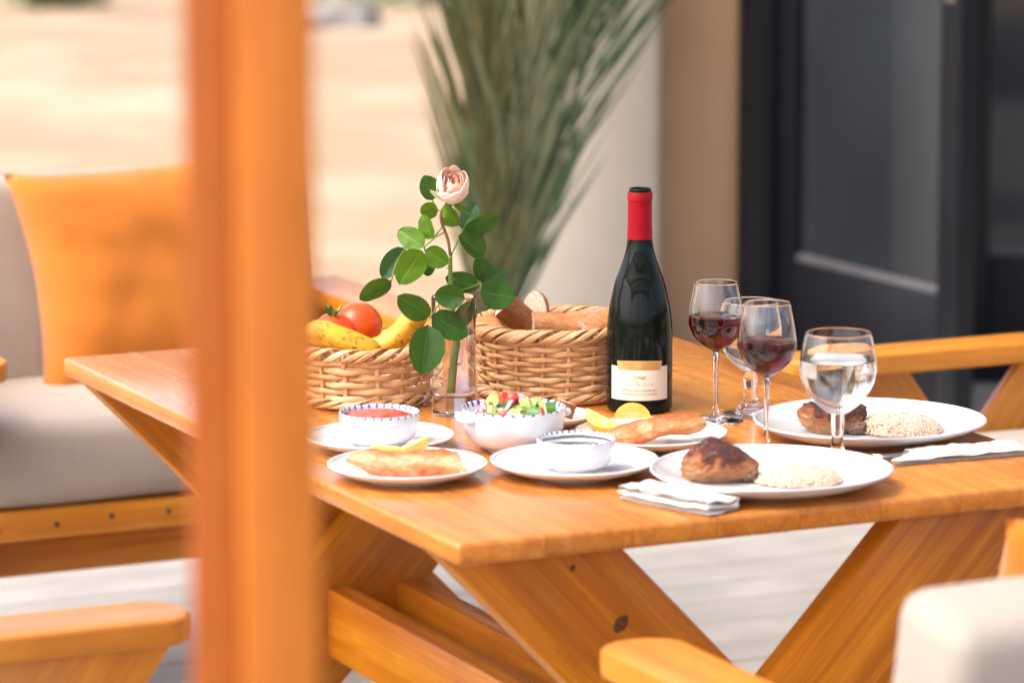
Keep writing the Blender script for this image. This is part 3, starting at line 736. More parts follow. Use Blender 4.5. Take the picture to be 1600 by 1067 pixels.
for pth in ([(-.011, 0, .250), (-.025, -.010, .243), (-.039, -.02, .232)], [(-.039, -.02, .232), (-.054, 0, .231), (-.065, .015, .226)], [(-.065, .015, .226), (-.078, .006, .205), (-.084, 0, .183)], [(-.004, 0, .215), (.004, .01, .232), (.012, .02, .248)],
            [(-.004, 0, .170), (.014, .02, .168), (.037, .027, .176)], [(-.003, 0, .165), (-.018, -.02, .156), (-.029, -.033, .141)], [(-.029, -.033, .141), (-.033, -.04, .136), (-.034, -.045, .130)], [(-.003, 0, .160), (.008, -.02, .166), (.016, -.035, .164)], [(-.016, 0, .277), (-.022, .004, .281), (-.028, 0, .293)],
            [(-.039, -.02, .232), (-.037, -.005, .222), (-.033, .01, .214)], [(.001, 0, .108), (.004, .004, .113), (.005, .006, .119)], [(-.009, 0, .286), (-.0085, .008, .285), (-.007, .015, .281)], [(.0365, .027, .176), (.037, .008, .172), (.036, -.01, .171)], [(-.014, 0, .258), (-.020, 0, .250), (-.028, -.005, .241)]):
    link('petiole', tube(smooth_prof(pth, 3), .00105, M['stem'], 6), rose)
for (x, z, s) in ((-.0035, .062, -1), (.004, .07, 1), (0, .087, -1), (-.006, .20, -1), (-.001, .185, 1)):
    link('thorn', tube([(x, 0, z), (x+s*.003, 0, z+.001), (x+s*.0055, -.001, z+.0005)], [.0012, .0007, .0001], M['twig'], 6), rose)
def petal_mat(name, base, inner):
    mt, nt, b = newmat(name); uv = N_(nt, 'ShaderNodeUVMap'); sx = N_(nt, 'ShaderNodeSeparateXYZ'); nt.links.new(uv.outputs[0], sx.inputs[0])
    r = ramp(nt, sx.outputs[1], [(.15, inner), (.85, base)]); nt.links.new(r.outputs[0], b.inputs['Base Color']); b.inputs['Roughness'].default_value = .5
    b.inputs['Subsurface Weight'].default_value = .35; b.inputs['Subsurface Radius'].default_value = (1, .5, .35); b.inputs['Subsurface Scale'].default_value = .003; b.inputs['Sheen Weight'].default_value = .2
    return mt
PT = [petal_mat('petal_outer', (.92, .64, .53), (.86, .68, .47)), petal_mat('petal_mid', (.92, .60, .48), (.92, .50, .35)), petal_mat('petal_inner', (.94, .56, .41), (.94, .42, .26))]
bl = bpy.data.objects.new('bloom', None); C.objects.link(bl); bl.parent = rose; bl.location = (-.003, -.002, .2935); bl.rotation_euler = (R(38), R(8), 0)
def petal(phi, r0, h, wid, flare, mat, seed, close=.35):
    n, mM = 12, 12; V, F, UV = [], [], []
    for i in range(n+1):
        t = i/n
        rr = r0*(math.sin(math.pi*(.12+.55*t))*1.0-close*max(0, t-.55)**1.4)+flare*max(0, t-.62)**2*3
        hh = h*(t-.06*t*t)-flare*max(0, t-.8)*2.2
        for j in range(mM+1):
            s = 2*j/mM-1; env = (1-abs(s)**2.6*max(0, t-.35)*.75)
            a = phi+s*wid*(.45+.55*math.sin(math.pi*min(1, .18+.62*t)))
            z = hh*env+.0012*nz((s*1.5, t*2, seed), 1.3); r2 = rr*(1+.04*nz((s, t, seed+7), 2))+.0008*s*s
            V.append((r2*math.cos(a), r2*math.sin(a), z)); UV.append((j/mM, t))
    for i in range(n):
        for j in range(mM): F.append((i*(mM+1)+j, i*(mM+1)+j+1, (i+1)*(mM+1)+j+1, (i+1)*(mM+1)+j))
    o = link('petal', mk(V, F, mat, True, uv=UV), bl); sm = o.modifiers.new('s', 'SOLIDIFY'); sm.thickness = .0005
    return o
for k in range(2): petal(R(180*k+20), .0050, .0415, 1.9, 0, PT[2], k, .2)
for k in range(3): petal(R(120*k+75), .0090, .0430, 1.5, .0005, PT[2], 10+k, .35)
for k in range(3): petal(R(120*k+10), .0125, .0445, 1.45, .0010, PT[1], 15+k, .40)
for k in range(3): petal(R(120*k+50), .0162, .0455, 1.35, .0015, PT[1], 20+k, .38)
for k, (ph, fl, hh) in enumerate(((95, 0, .054), (190, .002, .048), (345, .002, .048), (255, .007, .036), (300, .005, .040), (30, .001, .051), (145, .001, .051))): petal(R(ph), .0205+.0003*k, hh, 1.12, fl, PT[0], 30+k, .28)
sep = leaf_mat('sepal', (.45, .52, .30), (.56, .62, .40), (.6, .65, .45))
for k, (ph, lift) in enumerate(((185, 82), (260, 118), (330, 125), (45, 110), (115, 115))):
    o = link('sepal', leaf_mesh(.030, .011, sep if k == 0 else LM[0], .3, .1, k), bl, (.004*math.cos(R(ph)), .004*math.sin(R(ph)), .001))
    o.rotation_euler = (Matrix.Rotation(R(ph), 3, 'Z') @ Matrix.Rotation(R(lift-20), 3, 'Y') @ Matrix.Rotation(R(90), 3, 'Z')).to_euler()
link('calyx', blob(.0065, .0065, .006, M['stem'], .05), bl, (0, 0, -.001))

# ------------------------------------------------------------------ baskets
def basket(label, x, y, Rb, Rt, H, ns, rows, seed):
    t = thing('wicker_basket', label, 'basket', (x, y, TT+.001), 0, 'woven cane baskets'); rnd = random.Random(seed)
    rad = lambda z: Rb+(Rt-Rb)*(z/H)**.8
    bo = []
    link('base', lathe([(0, .003), (Rb-.004, .003), (Rb-.004, .007), (0, .007)], M['wicker'], 48), t)
    for k in range(ns):
        a = 2*math.pi*(k+rnd.uniform(-.06, .06))/ns; P, Nn = [], []
        for i in range(9):
            z = .004+(H-.004)*i/8; r = rad(z); aa = a+.012*math.sin(i+seed+k)
            P.append(Vector((r*math.cos(aa), r*math.sin(aa), z))); Nn.append(Vector((math.cos(aa), math.sin(aa), 0)))
        link('stake', ribbon(P, Nn, rnd.uniform(.0032, .0042), .0012, M['wicker'], 6), t)
    step = (H-.020)/rows
    for j in range(rows):
        z0 = .012+step*(j+.5); P, Nn, ww = [], [], []; n = ns*7; o = rnd.uniform(0, 50); hz = step*rnd.uniform(.36, .54)
        for i in range(n):
            a = 2*math.pi*i/n; s = math.cos(ns*a/2+math.pi*j)
            z = z0+.0016*nz((math.cos(a)*2, math.sin(a)*2, o), 1.5)+.0008*math.sin(ns*a+j)
            r = rad(z)+.0034*s+.0008*nz((math.cos(a)*4, math.sin(a)*4, o+9), 1)
            P.append(Vector((r*math.cos(a), r*math.sin(a), z))); Nn.append(Vector((math.cos(a), math.sin(a), 0)))
            ww.append(hz*(1+.22*nz((math.cos(a)*3, math.sin(a)*3, o+3), 1.4)))
        link('weaver', ribbon(P, Nn, ww, .0013, M['wicker'], 6, True), t)
    def wraps(Rm, zc, rr, n, span, psi0, psi1, w, nm):
        for k in range(n):
            a0 = 2*math.pi*(k+rnd.uniform(-.2, .2))/n; P, Nn = [], []; q = rnd.uniform(.9, 1.2)*rr; m = 14
            for i in range(m):
                u = i/(m-1); a = a0+span*u*rnd.uniform(.99, 1.01); ps = psi0+(psi1-psi0)*u
                nn = Vector((math.cos(a)*math.cos(ps), math.sin(a)*math.cos(ps), math.sin(ps)))
                P.append(Vector((Rm*math.cos(a), Rm*math.sin(a), zc))+Vector((nn.x, nn.y, nn.z))*q); Nn.append(nn)
            link(nm, ribbon(P, Nn, w*rnd.uniform(.8, 1.2), .0011, M['wicker'], 6), t)
    wraps(Rt+.001, H-.001, .0085, int(ns*1.9), .75, R(-95), R(230), .0050, 'rim_strand')
    wraps(Rb+.002, .0085, .0060, int(ns*1.3), .85, R(-100), R(170), .0040, 'foot_strand')
    return t
basket('shallow wicker basket of fruit behind the red sauce bowl', -.205, 5.240, .086, .096, .078, 14, 6, 1)
basket('deeper wicker basket full of bread left of the wine bottle', .060, 5.290, .100, .112, .098, 18, 11, 2)

# fruit
M['fruit'] = two_tone('orange_red_skin', (.68, .062, .005), (.78, .115, .010), 10, .3, .7, rough=.33, bmp=.05, bsc=200, sss=.15, coat=.15)
o = link('tomato', blob(.0345, .0345, .033, M['fruit'], .03, 1.2, 2), None, (-.214, 5.255, TT+.103)); tag(o, 'big smooth orange red fruit at the back of the fruit basket', 'fruit', 'orange red fruit')
t = thing('tomato', 'orange red fruit with a green stalk beside the bananas', 'fruit', (-.246, 5.222, TT+.099), 0, 'orange red fruit')
link('flesh', blob(.030, .030, .027, M['fruit'], .04, 1.2, 6), t)
for k in range(4):
    a = R(90*k+30); link('calyx_leaf', leaf_mesh(.018, .007, LM[1], .3, -.5, k), t, (.002*math.cos(a), -.010+.002*math.sin(a), .0245), (R(-55)+.3*k, R(20)*k, a))
link('stalk', tube([(.002, -.010, .023), (.006, -.013, .030), (.012, -.015, .038)], [.0022, .002, .0024], M['stem'], 8), t)
mt, nt, b = newmat('banana_skin'); v, oi, src = coords(nt)
col = ramp(nt, noise_n(nt, src, 14, 4), [(.3, (.72, .36, .015)), (.7, (.82, .50, .05))]).outputs[0]
sp_ = ramp(nt, noise_n(nt, src, 150, 3, .6), [(.60, (0, 0, 0)), (.66, (1, 1, 1))]); col = mixc(nt, mathn(nt, 'MULTIPLY', sp_.outputs[0], .8), col, (.16, .06, .015))
br = ramp(nt, noise_n(nt, src, 28, 5, .65, .6), [(.58, (0, 0, 0)), (.68, (1, 1, 1))]); col = mixc(nt, mathn(nt, 'MULTIPLY', br.outputs[0], .75), col, (.18, .08, .02))
nt.links.new(col, b.inputs['Base Color']); b.inputs['Roughness'].default_value = .42; b.inputs['Subsurface Weight'].default_value = .1; b.inputs['Subsurface Scale'].default_value = .003
M['banana'] = mt; M['banana_tip'] = plain('banana_tip', (.10, .06, .02), .7)
def banana(label, pts, loc, r=.0155):
    t = thing('banana', label, 'banana', loc, 0, 'bananas in the fruit basket')
    P = [Vector(p) for p in smooth_prof(pts, 6)]; n = len(P); V, F = [], []; m = 20
    for i, p in enumerate(P):
        u = i/(n-1); T = (P[min(i+1, n-1)]-P[max(i-1, 0)]).normalized(); B = T.cross(Vector((0, 1, .2))).normalized(); N = B.cross(T)
        rr = r*min(1, .30+3.0*u**.8, .22+3.6*(1-u))**.9
        if u > .93: rr = r*.30
        for j in range(m):
            a = 2*math.pi*j/m; k = 1+.055*math.cos(5*a+.6)
            V.append(p+B*rr*k*math.cos(a)+N*rr*k*math.sin(a))
    for i in range(n-1):
        for j in range(m): F.append((i*m+j, i*m+(j+1) % m, (i+1)*m+(j+1) % m, (i+1)*m+j))
    F.append(tuple(range(m))); F.append(tuple((n-1)*m+j for j in range(m)))
    link('peel', recalc(mk(V, F, M['banana'])), t)
    link('tip', blob(.0055, .0055, .005, M['banana_tip'], .15), t, tuple(P[0])); link('stalk_end', blob(.0058, .0058, .007, M['banana_tip'], .15), t, tuple(P[-1]))
banana('spotted yellow banana lying across the front of the fruit basket', [(-.085, -.020, .020), (-.060, -.022, .018), (-.030, -.024, .008), (0, -.020, -.006), (.022, -.012, -.020)], (-.198, 5.195, TT+.088), .0175)
banana('spotted yellow banana curving up towards the vase', [(-.030, .004, -.020), (-.004, -.002, -.016), (.024, -.004, -.006), (.050, -.004, .016), (.068, -.004, .040), (.074, -.004, .050)], (-.196, 5.200, TT+.092), .0165)

# bread
M['crust'] = two_tone('bread_crust', (.20, .055, .012), (.40, .14, .035), 130, .3, .7, rough=.55, bmp=.6, bsc=260)
M['crust2'] = two_tone('golden_crust', (.40, .13, .035), (.64, .30, .11), 110, .3, .7, rough=.55, bmp=.6, bsc=260)
M['crumb'] = two_tone('bread_crumb', (.58, .42, .30), (.80, .68, .55), 330, .35, .6, rough=.9, bmp=1.0, bsc=420)
def bread(label, loc, rot, L, w, h, crust, seed, shear=0):
    n, m = 7, 20; V, F, MI = [], [], []
    for i in range(n):
        u = i/(n-1)-.5
        for j in range(m):
            a = 2*math.pi*j/m; z = math.sin(a)*h/2; x = math.cos(a)*w/2
            z = z if z > -h*.28 else -h*.28
            k = 1+.16*nz((math.cos(a), math.sin(a), u*3), 1.7, seed)
            V.append((u*L+shear*x, x*k, z*k))
    for i in range(n-1):
        for j in range(m): F.append((i*m+j, i*m+(j+1) % m, (i+1)*m+(j+1) % m, (i+1)*m+j)); MI.append(0)
    F.append(tuple(range(m))[::-1]); MI.append(1); F.append(tuple((n-1)*m+j for j in range(m))); MI.append(1)
    me = mk(V, F, [crust, M['crumb']], True, MI); me.set_sharp_from_angle(angle=R(50)); recalc(me)
    o = link('bread_piece', me, None, loc, rot); return tag(o, label, 'bread', 'bread in the deep basket')
bz = TT+.095
bread('dark crusted bread piece tilted at the left of the bread basket', (.012, 5.262, bz+.012), (R(20), R(38), R(28)), .075, .050, .046, M['crust'], 1, .4)
bread('upright bread slice with a pale cut face in the bread basket', (.034, 5.272, bz+.022), (R(0), R(18), R(78)), .022, .034, .062, M['crust2'], 2)
bread('golden crusted bread piece lying at the middle of the bread basket', (.064, 5.262, bz+.002), (R(-12), R(4), R(12)), .080, .056, .044, M['crust2'], 3)
bread('bread piece with a torn pale end beside the bottle', (.108, 5.300, bz+.003), (R(10), R(-12), R(-60)), .060, .048, .040, M['crust2'], 4, .3)
bread('golden bread piece at the right side of the bread basket', (.125, 5.262, bz+.004), (0, R(-14), R(35)), .070, .050, .044, M['crust2'], 5)
bread('pale bread piece half hidden at the left rim of the bread basket', (-.020, 5.262, bz-.008), (R(20), R(20), R(-40)), .055, .044, .040, M['crust2'], 6, .3)
bread('bread piece underneath at the back of the bread basket', (.055, 5.335, bz-.012), (0, R(5), R(5)), .110, .060, .050, M['crust'], 7)
o = bread('small dark crusted bread end on the cream plate', (.070, 5.055, TT+.022), (R(10), R(-70), R(20)), .020, .034, .030, M['crust'], 8); o['group'] = 'bread on the cream plate'

# ------------------------------------------------------------------ food on plates
def lerp_tab(us, vs, u):
    for i in range(len(us)-1):
        if u <= us[i+1]:
            t = (u-us[i])/(us[i+1]-us[i]); t = t*t*(3-2*t)*.5+t*.5; return vs[i]+(vs[i+1]-vs[i])*t
    return vs[-1]
FU = [0, .08, .2, .4, .6, .8, .93, 1.0]
def fish(label, loc, rot, L, th, seed, mats, vt, vb):
    n, m = 56, 26; V, F, MI = [], [], []
    for s in (1, -1):
        for i in range(n+1):
            u = i/n; a, b = lerp_tab(FU, vb, u)+.0022*nz((u*11, 1, 0), 1, seed), lerp_tab(FU, vt, u)+.0018*nz((u*9, 5, 0), 1, seed)
            for j in range(m+1):
                q = j/m; v = 2*q-1; y = a+(b-a)*q
                k = max(0, 1-abs(v)**9)**.5*max(0, 1-abs(2*u-1)**24)**.5
                fl = nz((u*5, q*3, 1), 1.6, seed); fl2 = nz((u*13, q*7, 2), 1.4, seed+2)
                z = s*th/2*k*(1+(.55*fl+.35*fl2 if s > 0 else 0))
                z += .0035*math.sin(u*3.0+.3)+.0028*math.sin(u*8+seed)*(1-q)+.0030*nz((u*4, q*2, 3), 1, seed)-.004*(1-q)**3
                V.append(((u-.5)*L+.003*nz((q*4, u, 5), 1.5, seed), y, z))
        b0 = 0 if s > 0 else (n+1)*(m+1)
        for i in range(n):
            for j in range(m): F.append((b0+i*(m+1)+j, b0+(i+1)*(m+1)+j, b0+(i+1)*(m+1)+j+1, b0+i*(m+1)+j+1)); MI.append(0)
    me = mk(V, F, mats, True, MI); bm = bmesh.new(); bm.from_mesh(me); bmesh.ops.remove_doubles(bm, verts=bm.verts, dist=2e-4); bmesh.ops.recalc_face_normals(bm, faces=bm.faces); bm.to_mesh(me); bm.free()
    o = link('fried_fish', me, None, loc, rot); return tag(o, label, 'fish', 'fried fish fillets')
def fish_mat(name, edge, mid, pale):
    mt, nt, b = newmat(name); tc = N_(nt, 'ShaderNodeTexCoord'); sx = N_(nt, 'ShaderNodeSeparateXYZ'); nt.links.new(tc.outputs['Generated'], sx.inputs[0])
    e = mathn(nt, 'ABSOLUTE', mathn(nt, 'SUBTRACT', sx.outputs[1], .5)); n = noise_n(nt, tc.outputs['Object'], 75, 6, .68, .8)
    f = mathn(nt, 'ADD', mathn(nt, 'MULTIPLY', e, 1.25), mathn(nt, 'MULTIPLY', n, .75))
    r = ramp(nt, f, [(.47, pale), (.66, mid), (.88, edge)]); col = r.outputs[0]
    d = ramp(nt, noise_n(nt, tc.outputs['Object'], 90, 4, .7), [(.62, (0, 0, 0)), (.74, (1, 1, 1))]); col = mixc(nt, mathn(nt, 'MULTIPLY', d.outputs[0], .6), col, tuple(c*.5 for c in edge))
    nt.links.new(col, b.inputs['Base Color']); b.inputs['Roughness'].default_value = .38; b.inputs['Coat Weight'].default_value = .2; b.inputs['Subsurface Weight'].default_value = .15; b.inputs['Subsurface Scale'].default_value = .004
    bump(nt, b, n, .5, .003); return mt
M['fish'] = fish_mat('fried_fish_skin', (.40, .085, .016), (.52, .19, .055), (.60, .38, .21))
M['fish2'] = fish_mat('fried_fish_golden', (.38, .080, .014), (.46, .145, .036), (.52, .235, .085))
fish('fried fish fillet with lemon on the plate nearest the table corner', (-.131, 4.684, TT+.0235), (R(24), R(3), R(2)), .150, .0085, 1.3, [M['fish']], [.002, .013, .020, .018, .020, .028, .023, -.012], [-.002, -.010, -.024, -.034, -.034, -.027, -.025, -.024])
fish('golden fried fish fillet on the plate before the bottle', (.187, 4.900, TT+.0245), (R(24), R(-7), R(6)), .132, .0085, 4.1, [M['fish2']], [.004, .012, .016, .017, .020, .022, .016, .003], [-.008, -.025, -.031, -.025, -.018, -.015, -.009, -.003])
M['rind'] = plain('lemon_rind', (.86, .50, .01), .35, .06, 60, bmp=.15, bsc=300); 
M['pulp'] = two_tone('lemon_flesh', (.86, .64, .07), (.90, .76, .28), 90, .35, .65, rough=.25, bmp=.3, bsc=150, sss=.3)
def lemon(label, loc, rot, r=.026, span=75, stretch=1.15):
    n, m = 12, 14; V, F, MI = [], [], []
    for i in range(n+1):
        a = R(span)*(i/n-.5)
        for j in range(m+1):
            t = math.pi*j/m; V.append((r*stretch*math.cos(t), r*math.sin(t)*math.sin(a), -r*math.sin(t)*math.cos(a)))
    for i in range(n):
        for j in range(m): F.append((i*(m+1)+j, (i+1)*(m+1)+j, (i+1)*(m+1)+j+1, i*(m+1)+j+1)); MI.append(0)
    F.append(tuple(range(m+1))); MI.append(1); F.append(tuple(n*(m+1)+j for j in range(m+1))[::-1]); MI.append(1)
    me = mk(V, F, [M['rind'], M['pulp']], True, MI); bm = bmesh.new(); bm.from_mesh(me); bmesh.ops.remove_doubles(bm, verts=bm.verts, dist=1e-5); bm.to_mesh(me); bm.free(); me.set_sharp_from_angle(angle=R(40))
    o = link('lemon_wedge', me, None, loc, rot); return tag(o, label, 'lemon', 'lemon wedges')
lemon('pale lemon wedge lying behind the fish nearest the table corner', (-.156, 4.730, TT+.033), (R(48), R(4), R(-8)), .020, 80)
lemon('lemon wedge with its tip up, behind the same fish to the right', (-.124, 4.734, TT+.037), (R(52), R(-22), R(15)), .018, 70)
lemon('lemon wedge at the left end of the fish before the bottle', (.120, 4.950, TT+.032), (R(-28), R(20), R(-28)), .022, 70)
lemon('lemon half slice standing behind the fish, against the bottle', (.158, 4.958, TT+.027), (R(176), R(0), R(4)), .021, 26)

def chick_mat():
    mt, nt, b = newmat('roast_chicken'); tc = N_(nt, 'ShaderNodeTexCoord'); sx = N_(nt, 'ShaderNodeSeparateXYZ'); nt.links.new(tc.outputs['Generated'], sx.inputs[0])
    n = noise_n(nt, tc.outputs['Object'], 85, 7, .72, 1.0)
    nl_ = noise_n(nt, tc.outputs['Object'], 32, 3, .55, .6)
    f = mathn(nt, 'ADD', mathn(nt, 'ADD', mathn(nt, 'MULTIPLY', sx.outputs[2], .46), mathn(nt, 'MULTIPLY', nl_, .55)), mathn(nt, 'MULTIPLY', n, .28))
    r = ramp(nt, f, [(.43, (.58, .35, .19)), (.58, (.58, .235, .065)), (.66, (.44, .12, .022)), (.71, (.15, .029, .009)), (.92, (.04, .010, .006))])
    nt.links.new(r.outputs[0], b.inputs['Base Color']); b.inputs['Roughness'].default_value = .30; b.inputs['Coat Weight'].default_value = .35
    b.inputs['Subsurface Weight'].default_value = .12; b.inputs['Subsurface Scale'].default_value = .004
    bump(nt, b, noise_n(nt, tc.outputs['Object'], 150, 7, .75), 1.0, .010); return mt
M['chicken'] = chick_mat(); M['bone'] = plain('chicken_end', (.16, .09, .06), .5, .4, 40, bmp=.6)
def chicken(label, loc, rz, s, seed):
    t = thing('roast_chicken', label, 'chicken', loc, rz, 'roast chicken pieces')
    def fn(p, d):
        x = p.x/.048
        p.y *= 1-.22*max(0, x); p.z *= 1-.28*max(0, x)-.10*max(0, -x); p.z += .004*math.sin(x*3+seed)-.007*math.exp(-((x-.15+.3*p.y/.036)/.13)**2)*max(0, d.z)-.004*math.exp(-((x+.45)/.10)**2)*max(0, d.z); return p
    me = blob(.046, .037, .029, M['chicken'], .20, 1.3, seed, fn, 120, 76, amp2=.09, sc2=5.5)
    o = link('meat', me, t, (0, 0, .020)); o.scale = (s, s, s)
    me = blob(.013, .009, .008, M['bone'], .6, 2.4, seed+3, seg=28, rings=18, amp2=.2); link('bone_end', me, t, (.032*s, -.022*s, .009))
    return t
pz = TT+.0065
chicken('browned roast chicken thigh on the front dinner plate', (.254, 4.655, pz), R(12), 1.03, 8.4)
chicken('browned roast chicken thigh on the right hand dinner plate', (.424, 4.975, pz), R(-6), .95, 5.7)
M['rice'] = plain('rice', (.74, .53, .40), .5, .05, 40, sss=.3); M['rice2'] = plain('rice_orange', (.70, .42, .25), .5, .1, 40, sss=.3); M['rice3'] = plain('rice_pale', (.78, .64, .51), .5, .05, 40, sss=.3)
def rice(label, loc, rx, ry, h, seed):
    t = thing('rice', label, 'rice', loc, 0, 'heaps of rice'); rnd = random.Random(seed)
    link('heap', blob(rx*.97, ry*.97, h*.93, M['rice'], .10, 2, seed, flat=.0005, amp2=.08, sc2=7), t)
    for mt, cnt, s0, s1 in ((M['rice'], 2400, .0017, .0026), (M['rice3'], 1700, .0017, .0026), (M['rice2'], 420, .0016, .0028)):
        V, F = [], []
        for k in range(cnt):
            a = rnd.uniform(0, 6.283); q = math.sqrt(rnd.random())*1.02; dx, dy = math.cos(a)*q, math.sin(a)*q
            hh = h*math.sqrt(max(0.02, 1-min(1, q)**2))*(1+.22*nz((dx*2.6, dy*2.6, 0), 1.3, seed))
            c = Vector((dx*rx, dy*ry, hh+rnd.uniform(-.0012, .0004))); ax = Vector((rnd.gauss(0, 1), rnd.gauss(0, 1), rnd.gauss(0, .5))).normalized()
            u = ax.orthogonal().normalized(); w = ax.cross(u); l = rnd.uniform(s0, s1); r = l*rnd.uniform(.50, .72); k0 = len(V)
            V += [c-ax*l]+[c+(u*math.cos(b)+w*math.sin(b))*r-ax*l*.35 for b in (0, 1.57, 3.14, 4.71)]+[c+(u*math.cos(b)+w*math.sin(b))*r+ax*l*.35 for b in (0, 1.57, 3.14, 4.71)]+[c+ax*l]
            for j in range(4):
                j2 = (j+1) % 4; F += [(k0, k0+1+j2, k0+1+j), (k0+1+j, k0+1+j2, k0+5+j2, k0+5+j), (k0+5+j, k0+5+j2, k0+9)]
        o = link('grains', mk(V, F, mt), t); o['kind'] = 'stuff'
rice('heap of orange flecked rice on the front dinner plate', (.352, 4.645, pz), .054, .044, .019, 3)
rice('heap of orange flecked rice on the right hand dinner plate', (.510, 4.972, pz), .056, .045, .023, 8)

# tomato sauce in the small bowl
M['sauce'] = two_tone('tomato_sauce', (.62, .05, .02), (.74, .13, .07), 60, .35, .65, rough=.3, bmp=.7, bsc=120, third=(.78, .45, .38), t_sc=110, t_lo=.62, t_hi=.7, coat=.3)
o = link('tomato_sauce', blob(.0450, .0450, .011, M['sauce'], .10, 3, 1, seg=60, rings=30, amp2=.22, sc2=9), None, (-.172, 4.892, zp+.0325)); tag(o, 'chunky red tomato sauce in the light blue rimmed bowl', 'sauce')

# chopped salad
M['cuke_skin'] = plain('cucumber_skin', (.06, .20, .02), .35, .3, 60); M['cuke'] = two_tone('cucumber_flesh', (.50, .62, .16), (.66, .74, .36), 70, .3, .7, rough=.3, bmp=.2, sss=.3)
M['tom'] = two_tone('tomato_flesh', (.74, .035, .015), (.82, .10, .05), 60, .3, .7, rough=.25, bmp=.2, sss=.2, coat=.3)
M['onion'] = two_tone('onion', (.30, .05, .13), (.70, .58, .62), 50, .42, .56, rough=.3, bmp=.1, sss=.2); M['egg'] = plain('white_dice', (.78, .78, .70), .35, .05, 40, sss=.2)
M['pepper'] = plain('green_pepper', (.04, .20, .03), .25, .2, 40, coat=.3)
def cuke_mesh(r, hgt, ang, seed):
    n = 9; V, F, MI = [], [], []
    for z in (-hgt/2, hgt/2):
        V.append((0, 0, z))
        for i in range(n): a = R(ang)*i/(n-1); V.append((r*math.cos(a), r*math.sin(a), z))
    s = n+1
    for i in range(n-1): F.append((0, 2+i, 1+i)); MI.append(0); F.append((s, s+1+i, s+2+i)); MI.append(0); F.append((1+i, 2+i, s+2+i, s+1+i)); MI.append(1)
    F.append((0, 1, s+1, s)); MI.append(0); F.append((n, 0, s, s+n)); MI.append(0)
    me = mk(V, F, [M['cuke'], M['cuke_skin']], True, MI); recalc(me); me.set_sharp_from_angle(angle=R(40)); return me
cm = [cuke_mesh(.0125, .009, 110, 0), cuke_mesh(.012, .011, 90, 1), cuke_mesh(.0095, .010, 170, 2)]
tm = [rbox(.0105, .0115, .010, M['tom'], .0035, 3), rbox(.012, .009, .0095, M['tom'], .003, 3)]
om = [rbox(.014, .0045, .008, M['onion'], .0018, 2), rbox(.010, .009, .006, M['egg'], .002, 2), rbox(.013, .007, .004, M['pepper'], .0015, 2)]
sr = random.Random(21)
o = link('salad_bed', blob(.058, .058, .020, M['egg'], .10, 3, 2, seg=48, rings=24, amp2=.15, sc2=9), None, (.002, 4.885, TT+.034)); tag(o, 'pale juicy bed of the chopped salad under the diced vegetables', 'salad', kind='stuff')
SAL = []
for lay, (zz, rr, cnt) in enumerate(((.050, .050, 26), (.060, .036, 13), (.068, .017, 4))):
    for k in range(cnt):
        a = k*2.39996+lay; q = rr*math.sqrt((k+.5)/cnt); SAL.append((q*math.cos(a)+sr.uniform(-.003, .003), q*math.sin(a)+sr.uniform(-.003, .003), zz+sr.uniform(-.002, .002)))
for i, (x, y, z) in enumerate(SAL):
    u = sr.random()
    if u < .42: me, n_, lb, ct = cm[sr.randrange(3)], 'cucumber_piece', 'green skinned cucumber piece in the chopped salad', 'cucumber'
    elif u < .68: me, n_, lb, ct = tm[sr.randrange(2)], 'tomato_cube', 'red tomato cube in the chopped salad', 'tomato'
    elif u < .78: me, n_, lb, ct = om[0], 'onion_sliver', 'purple and white onion sliver in the chopped salad', 'onion'
    elif u < .91: me, n_, lb, ct = om[1], 'white_dice', 'small white dice in the chopped salad', 'salad dice'
    else: me, n_, lb, ct = om[2], 'pepper_strip', 'dark green pepper strip in the chopped salad', 'pepper'
    hor = 'left' if x < -.014 else ('right' if x > .014 else 'middle'); dep = 'front' if y < -.014 else ('back' if y > .014 else 'centre')
    lay = 'top of the heap' if z > .064 else ('upper layer' if z > .055 else 'lower layer')
    lb = lb.replace('in the chopped salad', 'of the salad, %s %s, %s' % (dep, hor, lay))
    o = link(n_, me, None, (.002+x, 4.885+y, TT+z), (sr.uniform(0, 6.3), sr.uniform(0, 6.3), sr.uniform(0, 6.3))); o.scale = (1.28,)*3; tag(o, lb, ct, ct+' pieces in the salad bowl')

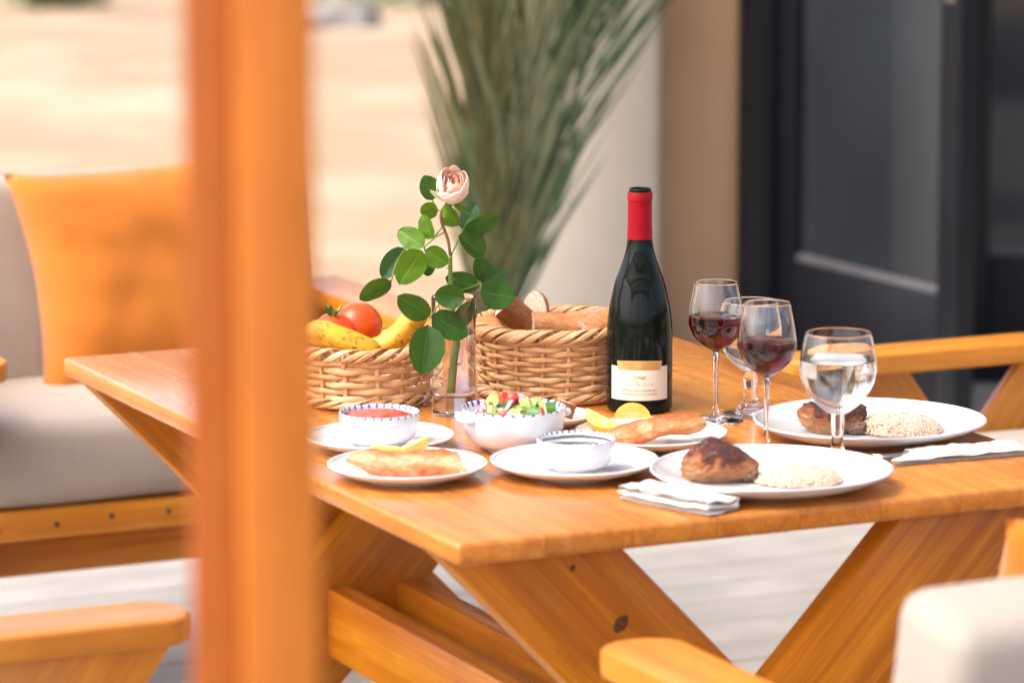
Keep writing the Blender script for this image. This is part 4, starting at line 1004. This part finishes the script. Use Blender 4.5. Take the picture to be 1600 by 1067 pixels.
# ------------------------------------------------------------------ napkins and cutlery
def napkin(label, loc, rz, L, w, h, turns, seed, cut=0.0):
    pr = []; layers = turns; dz = h/layers; rn = random.Random(seed)
    for k in range(layers):
        wk = w/2*rn.uniform(.90, 1.0); z = -h/2+dz*(k+.5)
        row = [(-wk+2*wk*i/13, z+dz*.10*math.sin(i*.9+k)) for i in range(14)]
        if k % 2: row = row[::-1]
        if pr: pr.append((math.copysign(max(abs(pr[-1][0]), wk)+dz*.42, pr[-1][0]), z-dz*.5))
        pr += row
    V, F = [], []; m = 40; th_ = dz*.62
    def nrm(i):
        a, b = pr[max(i-1, 0)], pr[min(i+1, len(pr)-1)]; d = Vector((b[0]-a[0], b[1]-a[1])); d = d.normalized() if d.length > 0 else Vector((1, 0)); return Vector((-d.y, d.x))
    for s in (0, 1):
        for j in range(m+1):
            y = L*(j/m-.5)
            for i, (x, z) in enumerate(pr):
                q = nrm(i)*th_*s
                xx, zz = x-q.x, z-q.y
                wob = ((z+h/2)/h+.15)*(.0042*nz((x*38, y*30, 0), 1, seed)+.0016*nz((x*110, y*95, 1), 1, seed)); edge = .004*nz((x*30, i*.04, s), 1, seed+3)
                sk = cut*xx if j < 3 else 0
                V.append((y+sk*(1-j/3)+(edge if j in (0, m) else 0), xx*(1+.08*nz((y*14, 0, 0), 1, seed)), max(-h/2*1.02, zz*(1-.12*math.cos(j/m*6.28))+wob)))
    k = len(pr); b2 = (m+1)*k
    for s in (0, 1):
        for j in range(m):
            for i in range(k-1):
                q = (s*b2+j*k+i, s*b2+(j+1)*k+i, s*b2+(j+1)*k+i+1, s*b2+j*k+i+1); F.append(q if s else q[::-1])
    for i in range(k-1):
        for j in (0, m): F.append((j*k+i, j*k+i+1, b2+j*k+i+1, b2+j*k+i))
    o = link('napkin', recalc(mk(V, F, M['napkin'], auto=50)), None, loc, (0, 0, rz)); return tag(o, label, 'napkin', 'rolled white napkins')
n1 = math.atan2(4.485-4.60, .255-.139)
napkin('rolled white napkin hanging near the front table edge', (.199, 4.533, TT+.0098), n1, .145, .056, .0165, 4, 1)
n2 = math.atan2(4.868-4.808, .640-.494)
np2 = napkin('flat rolled white napkin with pale stitching at the right table edge', (.577, 4.832, TT+.0068), n2, .165, .055, .0110, 3, 5, 1.2)
st_m = plain('pale_yellow_thread', (.76, .68, .42), .7)
for k in range(9):
    a = -.6+k*.28; P = [Vector((.050+.012*math.cos(a*2.1+k)*u+.004*k*.6*(1 if k % 2 else .3), -.022+.016*math.sin(a)*u*1.2+.002*k, .0095+.0005*u)) for u in (0, .35, .7, 1)]
    P = [Vector((p.x, p.y, .0070)) for p in P]; link('stitching', tube(P, .0005, st_m, 5), np2)
def fork(label, loc, rz, tilt=0):
    t = thing('fork', label, 'fork', loc, rz, 'steel cutlery'); t.rotation_euler = (0, R(tilt), rz)
    for k in range(4):
        y = (-1.5+k)*.0058; link('tine', tube([(0, y, .003), (.018, y, .0008), (.040, y*1.02, .0016), (.052, y*.9, .003)], [.0007, .0013, .0015, .0017], M['steel'], 6), t)
    ol = [(.048, -.0105), (.060, -.0105), (.070, -.007), (.080, -.0036), (.18, -.0055), (.186, 0), (.18, .0055), (.080, .0036), (.070, .007), (.060, .0105), (.048, .0105)]
    link('handle', prism(ol, .0018, .0040, M['steel'], .0008, 2), t); return t
def knife(label, loc, rz):
    t = thing('knife', label, 'knife', loc, rz, 'steel cutlery')
    ol = [(0, 0), (.012, -.008), (.05, -.0095), (.10, -.009), (.104, .004), (.03, .0055), (.008, .004)]
    link('blade', prism(ol, .0010, .0024, M['steel'], .0004, 1), t)
    link('handle', prism([(.103, -.0055), (.19, -.0075), (.196, 0), (.19, .006), (.103, .0045)], .0008, .0060, M['steel'], .0015, 2), t)
fork('steel fork whose tines reach out of the front napkin', (.128, 4.650, TT+.0012), n1+R(6))
knife('steel table knife sliding out of the right hand napkin', (.428, 4.786, TT+.0005), n2)
fork('steel fork beside the knife in the right hand napkin', (.462, 4.822, TT+.0010), n2+R(-8))
